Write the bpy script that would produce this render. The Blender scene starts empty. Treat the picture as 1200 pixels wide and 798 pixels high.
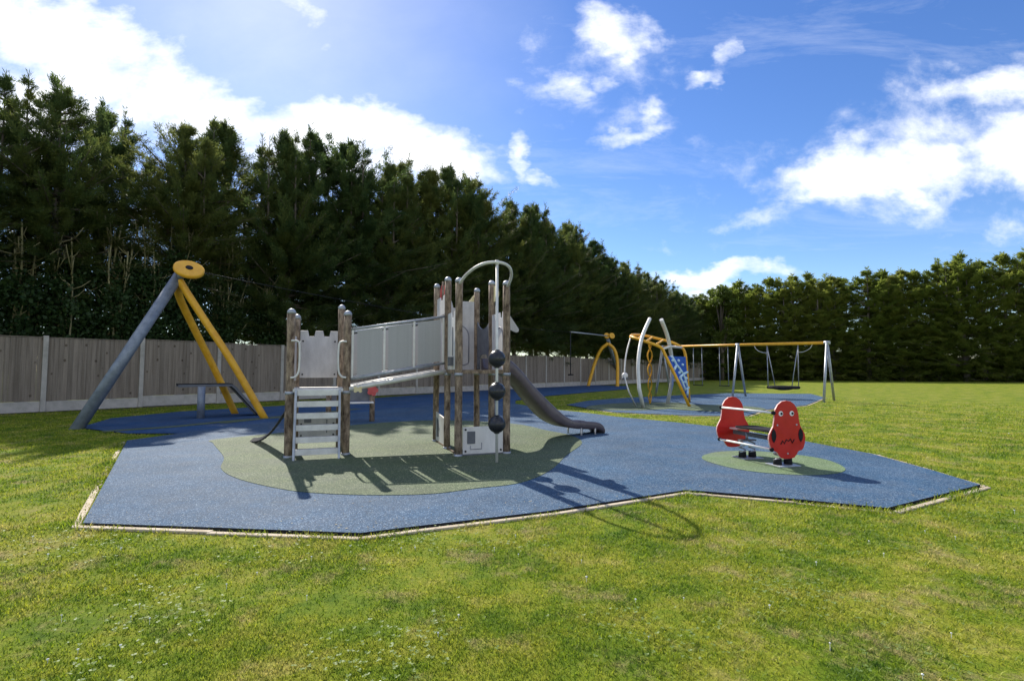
import bpy, math, random
import numpy as np
from mathutils import Vector, Matrix

random.seed(7)
rng = np.random.default_rng(11)
scene = bpy.context.scene
COL = scene.collection
R = math.radians
V = Vector

# ------------------------------------------------------------------ camera
CAM_H = 1.2
PITCH = R(3.34)
cd = bpy.data.cameras.new('camera')
cam = bpy.data.objects.new('camera', cd)
COL.objects.link(cam)
cam.location = (0, 0, CAM_H)
cam.rotation_euler = (R(90) + PITCH, 0, 0)
cd.lens = 18
cd.sensor_width = 36
cd.sensor_fit = 'HORIZONTAL'
cd.clip_start = 0.05
cd.clip_end = 5000
scene.camera = cam
CT, ST = math.cos(PITCH), math.sin(PITCH)


def ray(px, py):
    xc, yc = (px - 600) / 600, (399 - py) / 600
    return xc, CT - yc * ST, ST + yc * CT


def G(px, py, z=0.0):
    """measured photo point -> point on the ground"""
    d = ray(px, py)
    t = (z - CAM_H) / d[2]
    return V((d[0] * t, d[1] * t, z))


def P(px, py, Y):
    """measured photo point at a known distance -> point in the place"""
    d = ray(px, py)
    t = Y / d[1]
    return V((d[0] * t, Y, CAM_H + d[2] * t))


# ------------------------------------------------------------------ materials
MATS = {}


def nn(nt, typ, **kw):
    n = nt.nodes.new(typ)
    for k, v in kw.items():
        if k in ('operation', 'data_type', 'blend_type', 'noise_dimensions', 'feature', 'wave_type', 'clamp', 'distance'):
            setattr(n, k, v)
        else:
            n.inputs[k].default_value = v
    return n


def ramp(nt, fac, stops):
    r = nt.nodes.new('ShaderNodeValToRGB')
    e = r.color_ramp.elements
    while len(e) < len(stops):
        e.new(0.5)
    for i, (p, c) in enumerate(stops):
        e[i].position = p
        e[i].color = (c[0], c[1], c[2], 1)
    nt.links.new(fac, r.inputs[0])
    return r.outputs[0]


def noise(nt, scale, detail=4, rough=0.55, coord=None, stretch=None):
    tc = nt.nodes.new('ShaderNodeTexCoord')
    src = tc.outputs['Object'] if coord is None else coord
    if stretch:
        mp = nt.nodes.new('ShaderNodeMapping')
        mp.inputs['Scale'].default_value = stretch
        nt.links.new(src, mp.inputs[0])
        src = mp.outputs[0]
    n = nn(nt, 'ShaderNodeTexNoise', Scale=scale, Detail=detail, Roughness=rough)
    nt.links.new(src, n.inputs['Vector'])
    return n.outputs['Fac']


def mat_new(name):
    m = bpy.data.materials.new(name)
    m.use_nodes = True
    nt = m.node_tree
    b = nt.nodes['Principled BSDF']
    MATS[name] = m
    return m, nt, b


def surf(name, c1, c2, scale=6, rough=0.6, metal=0.0, bump=0.1, bscale=60, stretch=None, spec=0.4, fine=0.0, bdist=0.004):
    """weathered surface: two tones mixed by noise, optional grain and bump"""
    m, nt, b = mat_new(name)
    f = noise(nt, scale, 6, 0.62, stretch=stretch)
    col = ramp(nt, f, [(0.32, c1), (0.68, c2)])
    if fine:
        f2 = noise(nt, bscale * 2.3, 2, 0.6)
        mx = nn(nt, 'ShaderNodeMix', data_type='RGBA', blend_type='OVERLAY')
        mx.inputs['Factor'].default_value = fine
        nt.links.new(col, mx.inputs['A'])
        nt.links.new(ramp(nt, f2, [(0.3, (0.1, 0.1, 0.1)), (0.7, (0.9, 0.9, 0.9))]), mx.inputs['B'])
        col = mx.outputs['Result']
    nt.links.new(col, b.inputs['Base Color'])
    b.inputs['Metallic'].default_value = metal
    b.inputs['Specular IOR Level'].default_value = spec
    rr = ramp(nt, noise(nt, scale * 2.1, 4), [(0.3, (rough - .1,) * 3), (0.7, (min(1, rough + .12),) * 3)])
    nt.links.new(rr, b.inputs['Roughness'])
    if bump:
        bp = nn(nt, 'ShaderNodeBump', Strength=bump, Distance=bdist)
        nt.links.new(noise(nt, bscale, 5, 0.6, stretch=stretch), bp.inputs['Height'])
        nt.links.new(bp.outputs[0], b.inputs['Normal'])
    return m


def rubber(name, dark, mid, light):
    """wet-pour safety surface: coloured granules"""
    m, nt, b = mat_new(name)
    tc = nt.nodes.new('ShaderNodeTexCoord')
    vo = nn(nt, 'ShaderNodeTexVoronoi', Scale=150.0)
    nt.links.new(tc.outputs['Object'], vo.inputs['Vector'])
    sep = nt.nodes.new('ShaderNodeSeparateColor')
    nt.links.new(vo.outputs['Color'], sep.inputs[0])
    col = ramp(nt, sep.outputs[0], [(0.05, dark), (0.4, mid), (0.84, mid), (0.99, light)])
    big = noise(nt, 0.9, 5, 0.65)
    hv = nn(nt, 'ShaderNodeHueSaturation')
    nt.links.new(col, hv.inputs['Color'])
    vv = ramp(nt, big, [(0.3, (0.82,) * 3), (0.7, (1.15,) * 3)])
    nt.links.new(vv, hv.inputs['Value'])
    nt.links.new(ramp(nt, noise(nt, 2.3, 4), [(0.3, (0.85,) * 3), (0.7, (1.05,) * 3)]), hv.inputs['Saturation'])
    wm = nn(nt, 'ShaderNodeMix', data_type='RGBA')
    nt.links.new(ramp(nt, noise(nt, .55, 9, .74), [(0.48, (0, 0, 0)), (0.66, (.28,) * 3)]), wm.inputs['Factor'])
    nt.links.new(hv.outputs[0], wm.inputs['A'])
    g_ = sum(mid) / 3 * 1.25
    wm.inputs['B'].default_value = (g_ * .95, g_ * 1.0, g_ * 1.02, 1)
    dm = nn(nt, 'ShaderNodeMix', data_type='RGBA', blend_type='MULTIPLY')
    nt.links.new(ramp(nt, noise(nt, 3.1, 9, .8), [(0.55, (0, 0, 0)), (0.72, (.55,) * 3)]), dm.inputs['Factor'])
    nt.links.new(wm.outputs['Result'], dm.inputs['A'])
    dm.inputs['B'].default_value = (.62, .58, .5, 1)
    nt.links.new(dm.outputs['Result'], b.inputs['Base Color'])
    b.inputs['Roughness'].default_value = 0.75
    b.inputs['Specular IOR Level'].default_value = 0.13
    bp = nn(nt, 'ShaderNodeBump', Strength=0.7, Distance=0.004)
    nt.links.new(vo.outputs['Distance'], bp.inputs['Height'])
    nt.links.new(bp.outputs[0], b.inputs['Normal'])
    return m


def lawn_colour(nt):
    geo = nt.nodes.new('ShaderNodeNewGeometry')
    pos = geo.outputs['Position']
    a = noise(nt, 1.7, 7, 0.74, coord=pos)
    g = ramp(nt, a, [(0.34, (0.085, 0.160, 0.011)), (0.45, (0.175, 0.250, 0.016)), (0.55, (0.280, 0.312, 0.028)), (0.65, (0.390, 0.360, 0.085))])
    s = noise(nt, 2.0, 8, 0.78, coord=pos)
    fac = ramp(nt, s, [(0.53, (0, 0, 0)), (0.66, (0.85,) * 3)])
    mx = nn(nt, 'ShaderNodeMix', data_type='RGBA')
    nt.links.new(fac, mx.inputs['Factor'])
    nt.links.new(g, mx.inputs['A'])
    mx.inputs['B'].default_value = (0.40, 0.32, 0.15, 1)
    return mx.outputs['Result']


# lawn sheet
m, nt, b = mat_new('lawn')
lc = lawn_colour(nt)
fn = noise(nt, 90, 4, 0.7)
mx = nn(nt, 'ShaderNodeMix', data_type='RGBA', blend_type='MULTIPLY', Factor=1.0)
nt.links.new(lc, mx.inputs['A'])
nt.links.new(ramp(nt, fn, [(0.3, (0.42, 0.42, 0.38)), (0.7, (0.92, 0.92, 0.90))]), mx.inputs['B'])
nt.links.new(mx.outputs['Result'], b.inputs['Base Color'])
b.inputs['Roughness'].default_value = 0.9
b.inputs['Specular IOR Level'].default_value = 0.1
bp = nn(nt, 'ShaderNodeBump', Strength=0.6, Distance=0.03)
nt.links.new(noise(nt, 35, 5, 0.7), bp.inputs['Height'])
nt.links.new(bp.outputs[0], b.inputs['Normal'])

# blades
m, nt, b = mat_new('grass_blade')
lc = lawn_colour(nt)
at = nt.nodes.new('ShaderNodeAttribute')
at.attribute_name = 'rnd'
hv = nn(nt, 'ShaderNodeHueSaturation')
nt.links.new(lc, hv.inputs['Color'])
nt.links.new(ramp(nt, at.outputs['Fac'], [(0, (0.7,) * 3), (1, (1.55,) * 3)]), hv.inputs['Value'])
nt.links.new(ramp(nt, at.outputs['Fac'], [(0, (0.53,) * 3), (0.5, (0.5,) * 3), (1, (0.485,) * 3)]), hv.inputs['Hue'])
tr = nn(nt, 'ShaderNodeBsdfTranslucent')
nt.links.new(hv.outputs[0], tr.inputs['Color'])
nt.links.new(hv.outputs[0], b.inputs['Base Color'])
b.inputs['Roughness'].default_value = 0.55
b.inputs['Specular IOR Level'].default_value = 0.25
ms = nn(nt, 'ShaderNodeMixShader', Fac=0.5)
nt.links.new(b.outputs[0], ms.inputs[1])
nt.links.new(tr.outputs[0], ms.inputs[2])
nt.links.new(ms.outputs[0], nt.nodes['Material Output'].inputs[0])


def leaf_mat(name, stops, trans=0.35):
    m, nt, b = mat_new(name)
    oi = nt.nodes.new('ShaderNodeObjectInfo')
    f = noise(nt, 0.9, 5, 0.7)
    ad = nn(nt, 'ShaderNodeMath', operation='MULTIPLY_ADD')
    nt.links.new(oi.outputs['Random'], ad.inputs[0])
    ad.inputs[1].default_value = 0.22
    nt.links.new(f, ad.inputs[2])
    sb = nn(nt, 'ShaderNodeMath', operation='SUBTRACT')
    nt.links.new(ad.outputs[0], sb.inputs[0])
    sb.inputs[1].default_value = 0.11
    col = ramp(nt, sb.outputs[0], stops)
    nt.links.new(col, b.inputs['Base Color'])
    b.inputs['Roughness'].default_value = 0.55
    b.inputs['Specular IOR Level'].default_value = 0.3
    tr = nn(nt, 'ShaderNodeBsdfTranslucent')
    nt.links.new(col, tr.inputs['Color'])
    ms = nn(nt, 'ShaderNodeMixShader', Fac=trans)
    nt.links.new(b.outputs[0], ms.inputs[1])
    nt.links.new(tr.outputs[0], ms.inputs[2])
    nt.links.new(ms.outputs[0], nt.nodes['Material Output'].inputs[0])
    return m


leaf_mat('conifer_leaf', [(0.30, (0.052, 0.094, 0.032)), (0.48, (0.092, 0.132, 0.037)), (0.66, (0.165, 0.182, 0.045))], 0.5)
leaf_mat('hedge_leaf', [(0.30, (0.115, 0.160, 0.028)), (0.48, (0.180, 0.225, 0.040)), (0.66, (0.265, 0.285, 0.058))], 0.64)
leaf_mat('bright_leaf', [(0.30, (0.075, 0.115, 0.020)), (0.6, (0.14, 0.18, 0.03)), (0.75, (0.2, 0.24, 0.06))], 0.45)
leaf_mat('ivy_leaf', [(0.30, (0.022, 0.05, 0.014)), (0.7, (0.05, 0.09, 0.022))], 0.3)
surf('bark', (0.07, 0.055, 0.04), (0.16, 0.13, 0.1), 5, 0.85, bump=0.5, bscale=30, stretch=(1, 1, .2), bdist=0.02)
surf('pale_bark', (0.20, 0.18, 0.08), (0.38, 0.34, 0.19), 5, 0.85, bump=0.4, bscale=30, stretch=(1, 1, .25), bdist=0.01)
surf('timber_post', (0.060, 0.035, 0.022), (0.38, 0.285, 0.195), 21, 0.8, bump=0.6, bscale=40, stretch=(1, 1, .35), fine=0.35, bdist=0.006)
for nm_, k_ in (('fence_board', 1.0), ('fence_board_pale', 1.13), ('fence_board_dark', .87)):
    surf(nm_, (0.165 * k_, 0.130 * k_, 0.097 * k_), (0.275 * k_, 0.225 * k_, 0.175 * k_), 7, 0.85, bump=0.4, bscale=50, stretch=(3.0, 3.0, .12), fine=0.25)
    nt = MATS[nm_].node_tree
    bs = nt.nodes['Principled BSDF']
    src = bs.inputs['Base Color'].links[0].from_socket
    tcn = nt.nodes.new('ShaderNodeTexCoord')
    mpn = nt.nodes.new('ShaderNodeMapping')
    mpn.inputs['Scale'].default_value = (1.0, 1.0, .75)
    nt.links.new(tcn.outputs['Object'], mpn.inputs[0])
    vk = nn(nt, 'ShaderNodeTexVoronoi', Scale=4.2)
    nt.links.new(mpn.outputs[0], vk.inputs['Vector'])
    mk_ = nn(nt, 'ShaderNodeMix', data_type='RGBA', blend_type='MULTIPLY')
    nt.links.new(ramp(nt, vk.outputs['Distance'], [(0.10, (.8,) * 3), (0.17, (0, 0, 0))]), mk_.inputs['Factor'])
    nt.links.new(src, mk_.inputs['A'])
    mk_.inputs['B'].default_value = (.28, .22, .17, 1)
    nt.links.new(mk_.outputs['Result'], bs.inputs['Base Color'])
surf('concrete', (0.36, 0.33, 0.28), (0.52, 0.47, 0.41), 4, 0.9, bump=0.4, bscale=70, fine=0.25)
surf('edging_timber', (0.34, 0.27, 0.18), (0.58, 0.49, 0.36), 5, 0.85, bump=0.3, bscale=50, fine=0.2)
surf('soil', (0.05, 0.04, 0.025), (0.12, 0.09, 0.06), 3, 0.95, bump=0.6, bscale=20, fine=0.3, bdist=0.02)
surf('galvanised', (0.30, 0.32, 0.35), (0.46, 0.48, 0.51), 9, 0.5, metal=0.55, bump=0.05, bscale=40, fine=0.1)
surf('blue_grey_pole', (0.17, 0.195, 0.235), (0.28, 0.31, 0.355), 7, 0.5, metal=0.35, bump=0.08, bscale=40, fine=0.12)
surf('pale_metal', (0.60, 0.58, 0.54), (0.76, 0.74, 0.69), 8, 0.45, metal=0.15, bump=0.05, bscale=40, fine=0.08)
surf('grey_panel', (0.40, 0.38, 0.37), (0.60, 0.575, 0.565), 5, 0.5, bump=0.08, bscale=90, fine=0.2, stretch=(1, 1, .35))
surf('pale_panel', (0.62, 0.58, 0.54), (0.82, 0.785, 0.74), 5, 0.5, bump=0.08, bscale=90, fine=0.2, stretch=(1, 1, .35))
surf('bridge_sheet', (0.38, 0.37, 0.36), (0.43, 0.42, 0.41), 3, 0.6, metal=0.0, bump=0.12, bscale=45, stretch=(6, 6, 0.02), fine=0.08)
surf('dark_panel', (0.10, 0.105, 0.12), (0.16, 0.165, 0.18), 4, 0.55, bump=0.05, bscale=90)
surf('groove', (0.20, 0.20, 0.22), (0.28, 0.28, 0.30), 4, 0.6, bump=0)
surf('slide_plastic', (0.080, 0.064, 0.070), (0.14, 0.114, 0.118), 3, 0.36, bump=0.06, bscale=50, fine=0.08)
surf('yellow_paint', (0.70, 0.33, 0.018), (0.84, 0.45, 0.03), 6, 0.38, bump=0.06, bscale=40, fine=0.12)
surf('red_plastic', (0.46, 0.007, 0.006), (0.58, 0.016, 0.010), 5, 0.38, bump=0.04, bscale=60, fine=0.08)
surf('red_edge', (0.70, 0.38, 0.34), (0.8, 0.5, 0.45), 5, 0.5, bump=0)
surf('faded_red', (0.52, 0.05, 0.05), (0.62, 0.13, 0.12), 8, 0.55, bump=0.05)
surf('cream_plastic', (0.62, 0.50, 0.24), (0.75, 0.64, 0.38), 6, 0.5, bump=0.05)
surf('blue_panel', (0.006, 0.07, 0.38), (0.012, 0.10, 0.48), 5, 0.7, bump=0.05)
surf('sky_blue_paint', (0.55, 0.75, 0.85), (0.65, 0.82, 0.88), 5, 0.5, bump=0)
surf('black_rubber', (0.012, 0.012, 0.014), (0.03, 0.03, 0.033), 8, 0.85, bump=0.2, bscale=60, spec=0.12)
surf('black_ball', (0.014, 0.015, 0.02), (0.035, 0.036, 0.042), 5, 0.33, bump=0.08, bscale=25)
surf('dark_net', (0.015, 0.015, 0.018), (0.04, 0.04, 0.045), 20, 0.7, bump=0.2, bscale=120)
surf('white_paint', (0.74, 0.73, 0.70), (0.85, 0.84, 0.80), 6, 0.45, bump=0.03)
surf('white_petal', (0.75, 0.75, 0.70), (0.86, 0.86, 0.8), 6, 0.7, bump=0)
rubber('blue_rubber', (0.014, 0.032, 0.066), (0.038, 0.094, 0.172), (0.26, 0.34, 0.42))
rubber('green_rubber', (0.038, 0.052, 0.030), (0.092, 0.128, 0.066), (0.38, 0.40, 0.24))
rubber('pale_green_rubber', (0.06, 0.10, 0.05), (0.140, 0.210, 0.095), (0.34, 0.40, 0.24))
rubber('shaded_blue_rubber', (0.010, 0.030, 0.075), (0.026, 0.080, 0.190), (0.10, 0.19, 0.30))  # back pad blue, tree shade put into its darker colour

# ------------------------------------------------------------------ mesh builder
WL = {}


class MB:
    def __init__(self):
        self.v, self.f, self.s, self.m = [], [], [], []

    def add(self, vs, fs, smooth=False, mi=0):
        o = len(self.v)
        self.v += [V(p) for p in vs]
        self.f += [tuple(i + o for i in f) for f in fs]
        self.s += [smooth] * len(fs)
        self.m += [mi] * len(fs)
        return self

    def obox(self, c, ex, ey, ez, mi=0):
        """box from centre and three full-length edge vectors"""
        c, ex, ey, ez = V(c), V(ex) / 2, V(ey) / 2, V(ez) / 2
        vs = [c + a * ex + b_ * ey + d * ez for d in (-1, 1) for b_ in (-1, 1) for a in (-1, 1)]
        fs = [(0, 2, 3, 1), (4, 5, 7, 6), (0, 1, 5, 4), (2, 6, 7, 3), (0, 4, 6, 2), (1, 3, 7, 5)]
        return self.add(vs, fs, False, mi)

    def bar(self, a, b_, w, h, up=(0, 0, 1)):
        a, b_ = V(a), V(b_)
        d = b_ - a
        up = V(up)
        s = d.cross(up).normalized()
        u2 = s.cross(d).normalized()
        return self.obox((a + b_) / 2, d, s * w, u2 * h)

    def tube(self, pts, r, n=10, cap=True, mi=0):
        pts = [V(p) for p in pts]
        k = len(pts)
        rs = r if isinstance(r, (list, tuple)) else [r] * k
        T = []
        for i in range(k):
            t = pts[min(i + 1, k - 1)] - pts[max(i - 1, 0)]
            T.append(t.normalized())
        a = T[0].orthogonal().normalized()
        vs, fs = [], []
        for i in range(k):
            a = (a - T[i] * a.dot(T[i])).normalized()
            b_ = T[i].cross(a)
            for j in range(n):
                th = 2 * math.pi * j / n
                vs.append(pts[i] + (a * math.cos(th) + b_ * math.sin(th)) * rs[i])
        for i in range(k - 1):
            for j in range(n):
                j2 = (j + 1) % n
                fs.append((i * n + j, i * n + j2, (i + 1) * n + j2, (i + 1) * n + j))
        self.add(vs, fs, True, mi)
        if cap:
            o = len(self.v) - k * n
            self.f.append(tuple(o + j for j in reversed(range(n))))
            self.f.append(tuple(o + (k - 1) * n + j for j in range(n)))
            self.s += [False, False]
            self.m += [mi, mi]
        return self

    def prism(self, pts, ext, mi=0, side_mi=None):
        pts = [V(p) for p in pts]
        ext = V(ext)
        n = len(pts)
        nrm = V((0, 0, 0))
        for i in range(n):
            nrm += pts[i].cross(pts[(i + 1) % n])
        if nrm.dot(ext) < 0:
            pts = pts[::-1]
        vs = pts + [p + ext for p in pts]
        o = len(self.v)
        self.v += vs
        self.f.append(tuple(o + i for i in reversed(range(n))))
        self.f.append(tuple(o + n + i for i in range(n)))
        self.m += [mi, mi]
        for i in range(n):
            j = (i + 1) % n
            self.f.append((o + i, o + j, o + n + j, o + n + i))
            self.m.append(mi if side_mi is None else side_mi)
        self.s += [False] * (n + 2)
        return self

    def sphere(self, c, r, n=20, sc=(1, 1, 1), mi=0):
        c = V(c)
        vs, fs = [], []
        h = n // 2
        for i in range(h + 1):
            ph = math.pi * i / h
            for j in range(n):
                th = 2 * math.pi * j / n
                vs.append(c + V((r * sc[0] * math.sin(ph) * math.cos(th), r * sc[1] * math.sin(ph) * math.sin(th), r * sc[2] * math.cos(ph))))
        for i in range(h):
            for j in range(n):
                j2 = (j + 1) % n
                if i == 0:
                    fs.append((j, (i + 1) * n + j, (i + 1) * n + j2))
                elif i == h - 1:
                    fs.append((i * n + j, (i + 1) * n + j, i * n + j2))
                else:
                    fs.append((i * n + j, (i + 1) * n + j, (i + 1) * n + j2, i * n + j2))
        return self.add(vs, fs, True, mi)

    def disc(self, c, axis, r, th, n=28, mi=0):
        """short cylinder with rounded rim"""
        c, axis = V(c), V(axis).normalized()
        e = min(th * .3, r * .1)
        prof = [(-th / 2, r - e), (-th / 2 + e, r), (th / 2 - e, r), (th / 2, r - e)]
        return self.tube([c + axis * p[0] for p in prof], [p[1] for p in prof], n, True, mi)

    def build(self, name, mats, parent=None, origin=None, bevel=0):
        w = WL[parent] if parent is not None else (V(origin) if origin is not None else V((0, 0, 0)))
        me = bpy.data.meshes.new(name)
        me.from_pydata([tuple(p - w) for p in self.v], [], self.f)
        me.polygons.foreach_set('use_smooth', self.s)
        for mm in ([mats] if isinstance(mats, str) else mats):
            me.materials.append(MATS[mm])
        me.polygons.foreach_set('material_index', self.m)
        me.update()
        o = bpy.data.objects.new(name, me)
        COL.objects.link(o)
        if parent is not None:
            o.parent = parent
        else:
            o.location = w
        WL[o] = w
        if bevel:
            bm = o.modifiers.new('edge', 'BEVEL')
            bm.width = bevel
            bm.segments = 2
            bm.limit_method = 'ANGLE'
            bm.angle_limit = R(50)
        return o


def tag(o, label=None, cat=None, group=None, kind=None):
    for k, v_ in (('label', label), ('category', cat), ('group', group), ('kind', kind)):
        if v_:
            o[k] = v_
    return o


def thing(name, label, cat, loc, group=None):
    o = bpy.data.objects.new(name, None)
    o.empty_display_size = 0.2
    COL.objects.link(o)
    o.location = loc
    WL[o] = V(loc)
    return tag(o, label, cat, group)


def spline(pts, n=8):
    """Catmull-Rom through the points"""
    pts = [V(p) for p in pts]
    q = [pts[0] * 2 - pts[1]] + pts + [pts[-1] * 2 - pts[-2]]
    out = []
    for i in range(1, len(q) - 2):
        a, b_, c, d = q[i - 1:i + 3]
        for k in range(n):
            t = k / n
            out.append(0.5 * ((2 * b_) + (c - a) * t + (2 * a - 5 * b_ + 4 * c - d) * t * t + (3 * b_ - a - 3 * c + d) * t ** 3))
    out.append(pts[-1])
    return out


Z3 = V((0, 0, 1))

# ------------------------------------------------------------------ ground and play surfaces
g = MB()
S = 900
g.add([(-S, -60, 0), (S, -60, 0), (S, 1400, 0), (-S, 1400, 0)], [(0, 1, 2, 3)])
tag(g.build('ground', 'lawn'), kind='structure')

main_px = [(149, 518), (97, 617), (250, 622.5), (422, 629), (470, 623), (640, 603), (803, 577.5), (826, 579), (930, 588), (1040, 599), (1149, 571),
           (1090, 553), (1022, 534), (947, 519.6), (860, 504), (790, 496), (722, 489.5), (680, 484), (640, 480), (604, 474), (575, 470), (450, 481), (330, 494), (240, 505), (200, 511)]
back_px = [(93, 502), (130, 491), (211, 483), (331, 476), (430, 467.5), (520, 461), (600, 456), (650, 452.8), (690, 451.4), (735, 452.5), (738, 456),
           (690, 460), (640, 464.5), (604, 470), (604, 476), (575, 484), (450, 496), (330, 508), (240, 511), (205, 509), (150, 509)]
climb_px = [(664, 475), (690, 470), (730, 467), (790, 464), (850, 461.3), (950, 462), (967, 466.5), (945, 475.5), (897, 481), (876, 488), (850, 488.3), (800, 487.5), (722, 484), (690, 479.5)]
MAIN = [G(*p) for p in main_px]
BACK = [G(*p) for p in back_px]
CLIMB = [G(*p) for p in climb_px]


def pad(pts, top, mats):
    m_ = MB()
    m_.prism([V((p.x, p.y, -0.06)) for p in pts], (0, 0, top + 0.06), 0, 1)
    return tag(m_.build('playground_surface', mats), kind='structure')


pad(MAIN, 0.030, ['blue_rubber', 'black_rubber'])
pad(BACK, 0.022, ['shaded_blue_rubber', 'black_rubber'])
pad(CLIMB, 0.026, ['blue_rubber', 'black_rubber'])


def sheet(pts, z, mname, name='playground_surface'):
    m_ = MB()
    m_.prism([V((p.x, p.y, z - 0.003)) for p in pts], (0, 0, 0.004))
    return tag(m_.build(name, mname), kind='structure')


def smooth_closed(pts, n=6):
    q = pts + [pts[0]]
    k = len(pts)
    out = []
    for i in range(k):
        a, b_, c, d = pts[i - 1], pts[i], pts[(i + 1) % k], pts[(i + 2) % k]
        for j in range(n):
            t = j / n
            out.append(0.5 * ((2 * b_) + (c - a) * t + (2 * a - 5 * b_ + 4 * c - d) * t * t + (3 * b_ - a - 3 * c + d) * t ** 3))
    return out


green_px = [(253, 517), (250, 522), (262, 538), (259, 552), (278, 564), (321, 575), (363, 581), (435, 584), (505, 582.5), (557, 576), (610, 569), (645, 554), (664, 536),
            (682, 521), (668, 512), (640, 506), (600, 498), (520, 494), (440, 497.5), (340, 508)]
sheet(smooth_closed([G(*p) for p in green_px]), 0.034, 'green_rubber')
rc = G(902, 543.5)
sheet([rc + V((math.cos(a) * .80 * (1 + .02 * math.sin(5 * a)), math.sin(a) * .86, 0)) for a in np.linspace(0, 2 * math.pi, 48, endpoint=False)], 0.034, 'pale_green_rubber')
cc = G(752, 476.5)
sheet([cc + V((math.cos(a) * 1.7 + math.sin(a) * 1.0, math.sin(a) * 1.9, 0)) for a in np.linspace(0, 2 * math.pi, 40, endpoint=False)], 0.030, 'green_rubber')
cc = G(835, 479)
sheet([cc + V((math.cos(a) * 1.5, math.sin(a) * 1.5, 0)) for a in np.linspace(0, 2 * math.pi, 40, endpoint=False)], 0.0345, 'green_rubber')
for line in ([(120, 507), (205, 501), (300, 492), (405, 486.5), (520, 478), (590, 473)], [(260, 497), (330, 489), (420, 480)]):
    pts = spline([G(*p) for p in line], 6)
    up_, dn_ = [], []
    for i, p in enumerate(pts):
        d = (pts[min(i + 1, len(pts) - 1)] - pts[max(i - 1, 0)]).normalized()
        s_ = V((-d.y, d.x, 0)) * 0.14
        up_.append(p + s_)
        dn_.append(p - s_)
    sheet(up_ + dn_[::-1], 0.0275 if line[0][0] < 200 else 0.0278, 'green_rubber')


def edging(pts, idx, gap, seed):
    rr = random.Random(seed)
    cx = sum((p for p in pts), V()) / len(pts)
    m_ = MB()
    n = len(pts)
    area = sum(pts[i].x * pts[(i + 1) % n].y - pts[(i + 1) % n].x * pts[i].y for i in range(n))
    sg = 1 if area > 0 else -1
    for i in idx:
        a, b_ = pts[i], pts[(i + 1) % n]
        d = (b_ - a)
        L = d.length
        d.normalize()
        o = V((d.y, -d.x, 0)) * sg
        k = max(1, int(L / 2.4))
        for j in range(k):
            p0 = a + d * (L * j / k + .004) + o * (gap + rr.uniform(-.014, .014))
            p1 = a + d * (L * (j + 1) / k + (0.02 if j == k - 1 else -.004)) + o * (gap + rr.uniform(-.014, .014))
            zt = 0.014 + rr.uniform(-.006, .006)
            m_.bar(V((p0.x, p0.y, zt - .05)), V((p1.x, p1.y, zt - .05 + rr.uniform(-.004, .004))), 0.052, 0.1)
    return tag(m_.build('kerb', 'edging_timber', bevel=0.006), kind='structure')


edging(MAIN, list(range(0, 16)), 0.055, 3)
edging(CLIMB, [5, 6, 7, 8, 9, 10, 11, 12], 0.04, 4)

# ------------------------------------------------------------------ timber fence
FO = V((-13.68, 15.0, 0))
FD = V((0.608, 0.794, 0))
FN = V((0.794, -0.608, 0))       # towards the lawn
PW = 2.4
fence = thing('fence', 'long weathered timber panel fence with concrete posts below the conifers', 'fence', FO)
N0, N1 = -3, 27
post = MB().obox(V((0, 0, 1.08)), FD * .12, FN * .12, Z3 * 2.32)
pm = None
gb0 = None
panels = []
for k in range(4):
    pb = MB()
    x = 0.07
    rr = random.Random(k + 20)
    while x < PW - 0.07:
        w = rr.uniform(.105, .125)
        off = rr.uniform(-.006, .006)
        top = 2.17 + rr.uniform(-.008, .008)
        w = min(w, PW - 0.065 - x)
        if w < 0.02:
            break
        c = FD * (x + w / 2) + FN * off
        pb.obox(V((c.x, c.y, (top + .33) / 2)), FD * (w - .004) + FN * .008, FN * .018, Z3 * (top - .33), rr.choice((0, 0, 0, 1, 1, 2)))
        x += w
    pb.obox(FD * (PW / 2) + Z3 * 2.19 + FN * 0, FD * (PW - .14), FN * .05, Z3 * .022)
    panels.append(pb)
gbd = MB().obox(FD * (PW / 2) + Z3 * .155, FD * (PW - .125), FN * .055, Z3 * .34)
proto = {}
for k in range(N0, N1 + 1):
    loc = FD * (PW * k)
    rr = random.Random(k * 3 + 100)
    dz = rr.uniform(-.035, .035)

    def put(key, mb, name, mname, bev):
        if key not in proto:
            o = mb.build(name, mname, None, bevel=bev)
            proto[key] = o
        else:
            o = proto[key].copy()
            COL.objects.link(o)
        o.parent = fence
        o.location = loc + Z3 * dz
        return o
    put('post', post, 'post', 'concrete', .008)
    if k < N1:
        put('panel%d' % (k % 4), panels[k % 4], 'panel', ['fence_board', 'fence_board_pale', 'fence_board_dark'], 0)
        put('gravel', gbd, 'gravel_board', 'concrete', .006)

sm_ = MB()
a_, b_ = FO - FD * 8, FO + FD * 64
rr = random.Random(9)
l1_ = [a_.lerp(b_, i / 90) + FN * (.5 + rr.uniform(-.18, .22)) for i in range(91)]
l2_ = [a_.lerp(b_, i / 90) - FN * .9 for i in range(91)]
sm_.add([V((p.x, p.y, .006)) for p in l1_ + l2_], [(i, i + 1, 91 + i + 1, 91 + i) for i in range(90)])
tag(sm_.build('ground', 'soil'), kind='structure')

# ------------------------------------------------------------------ trees


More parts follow.
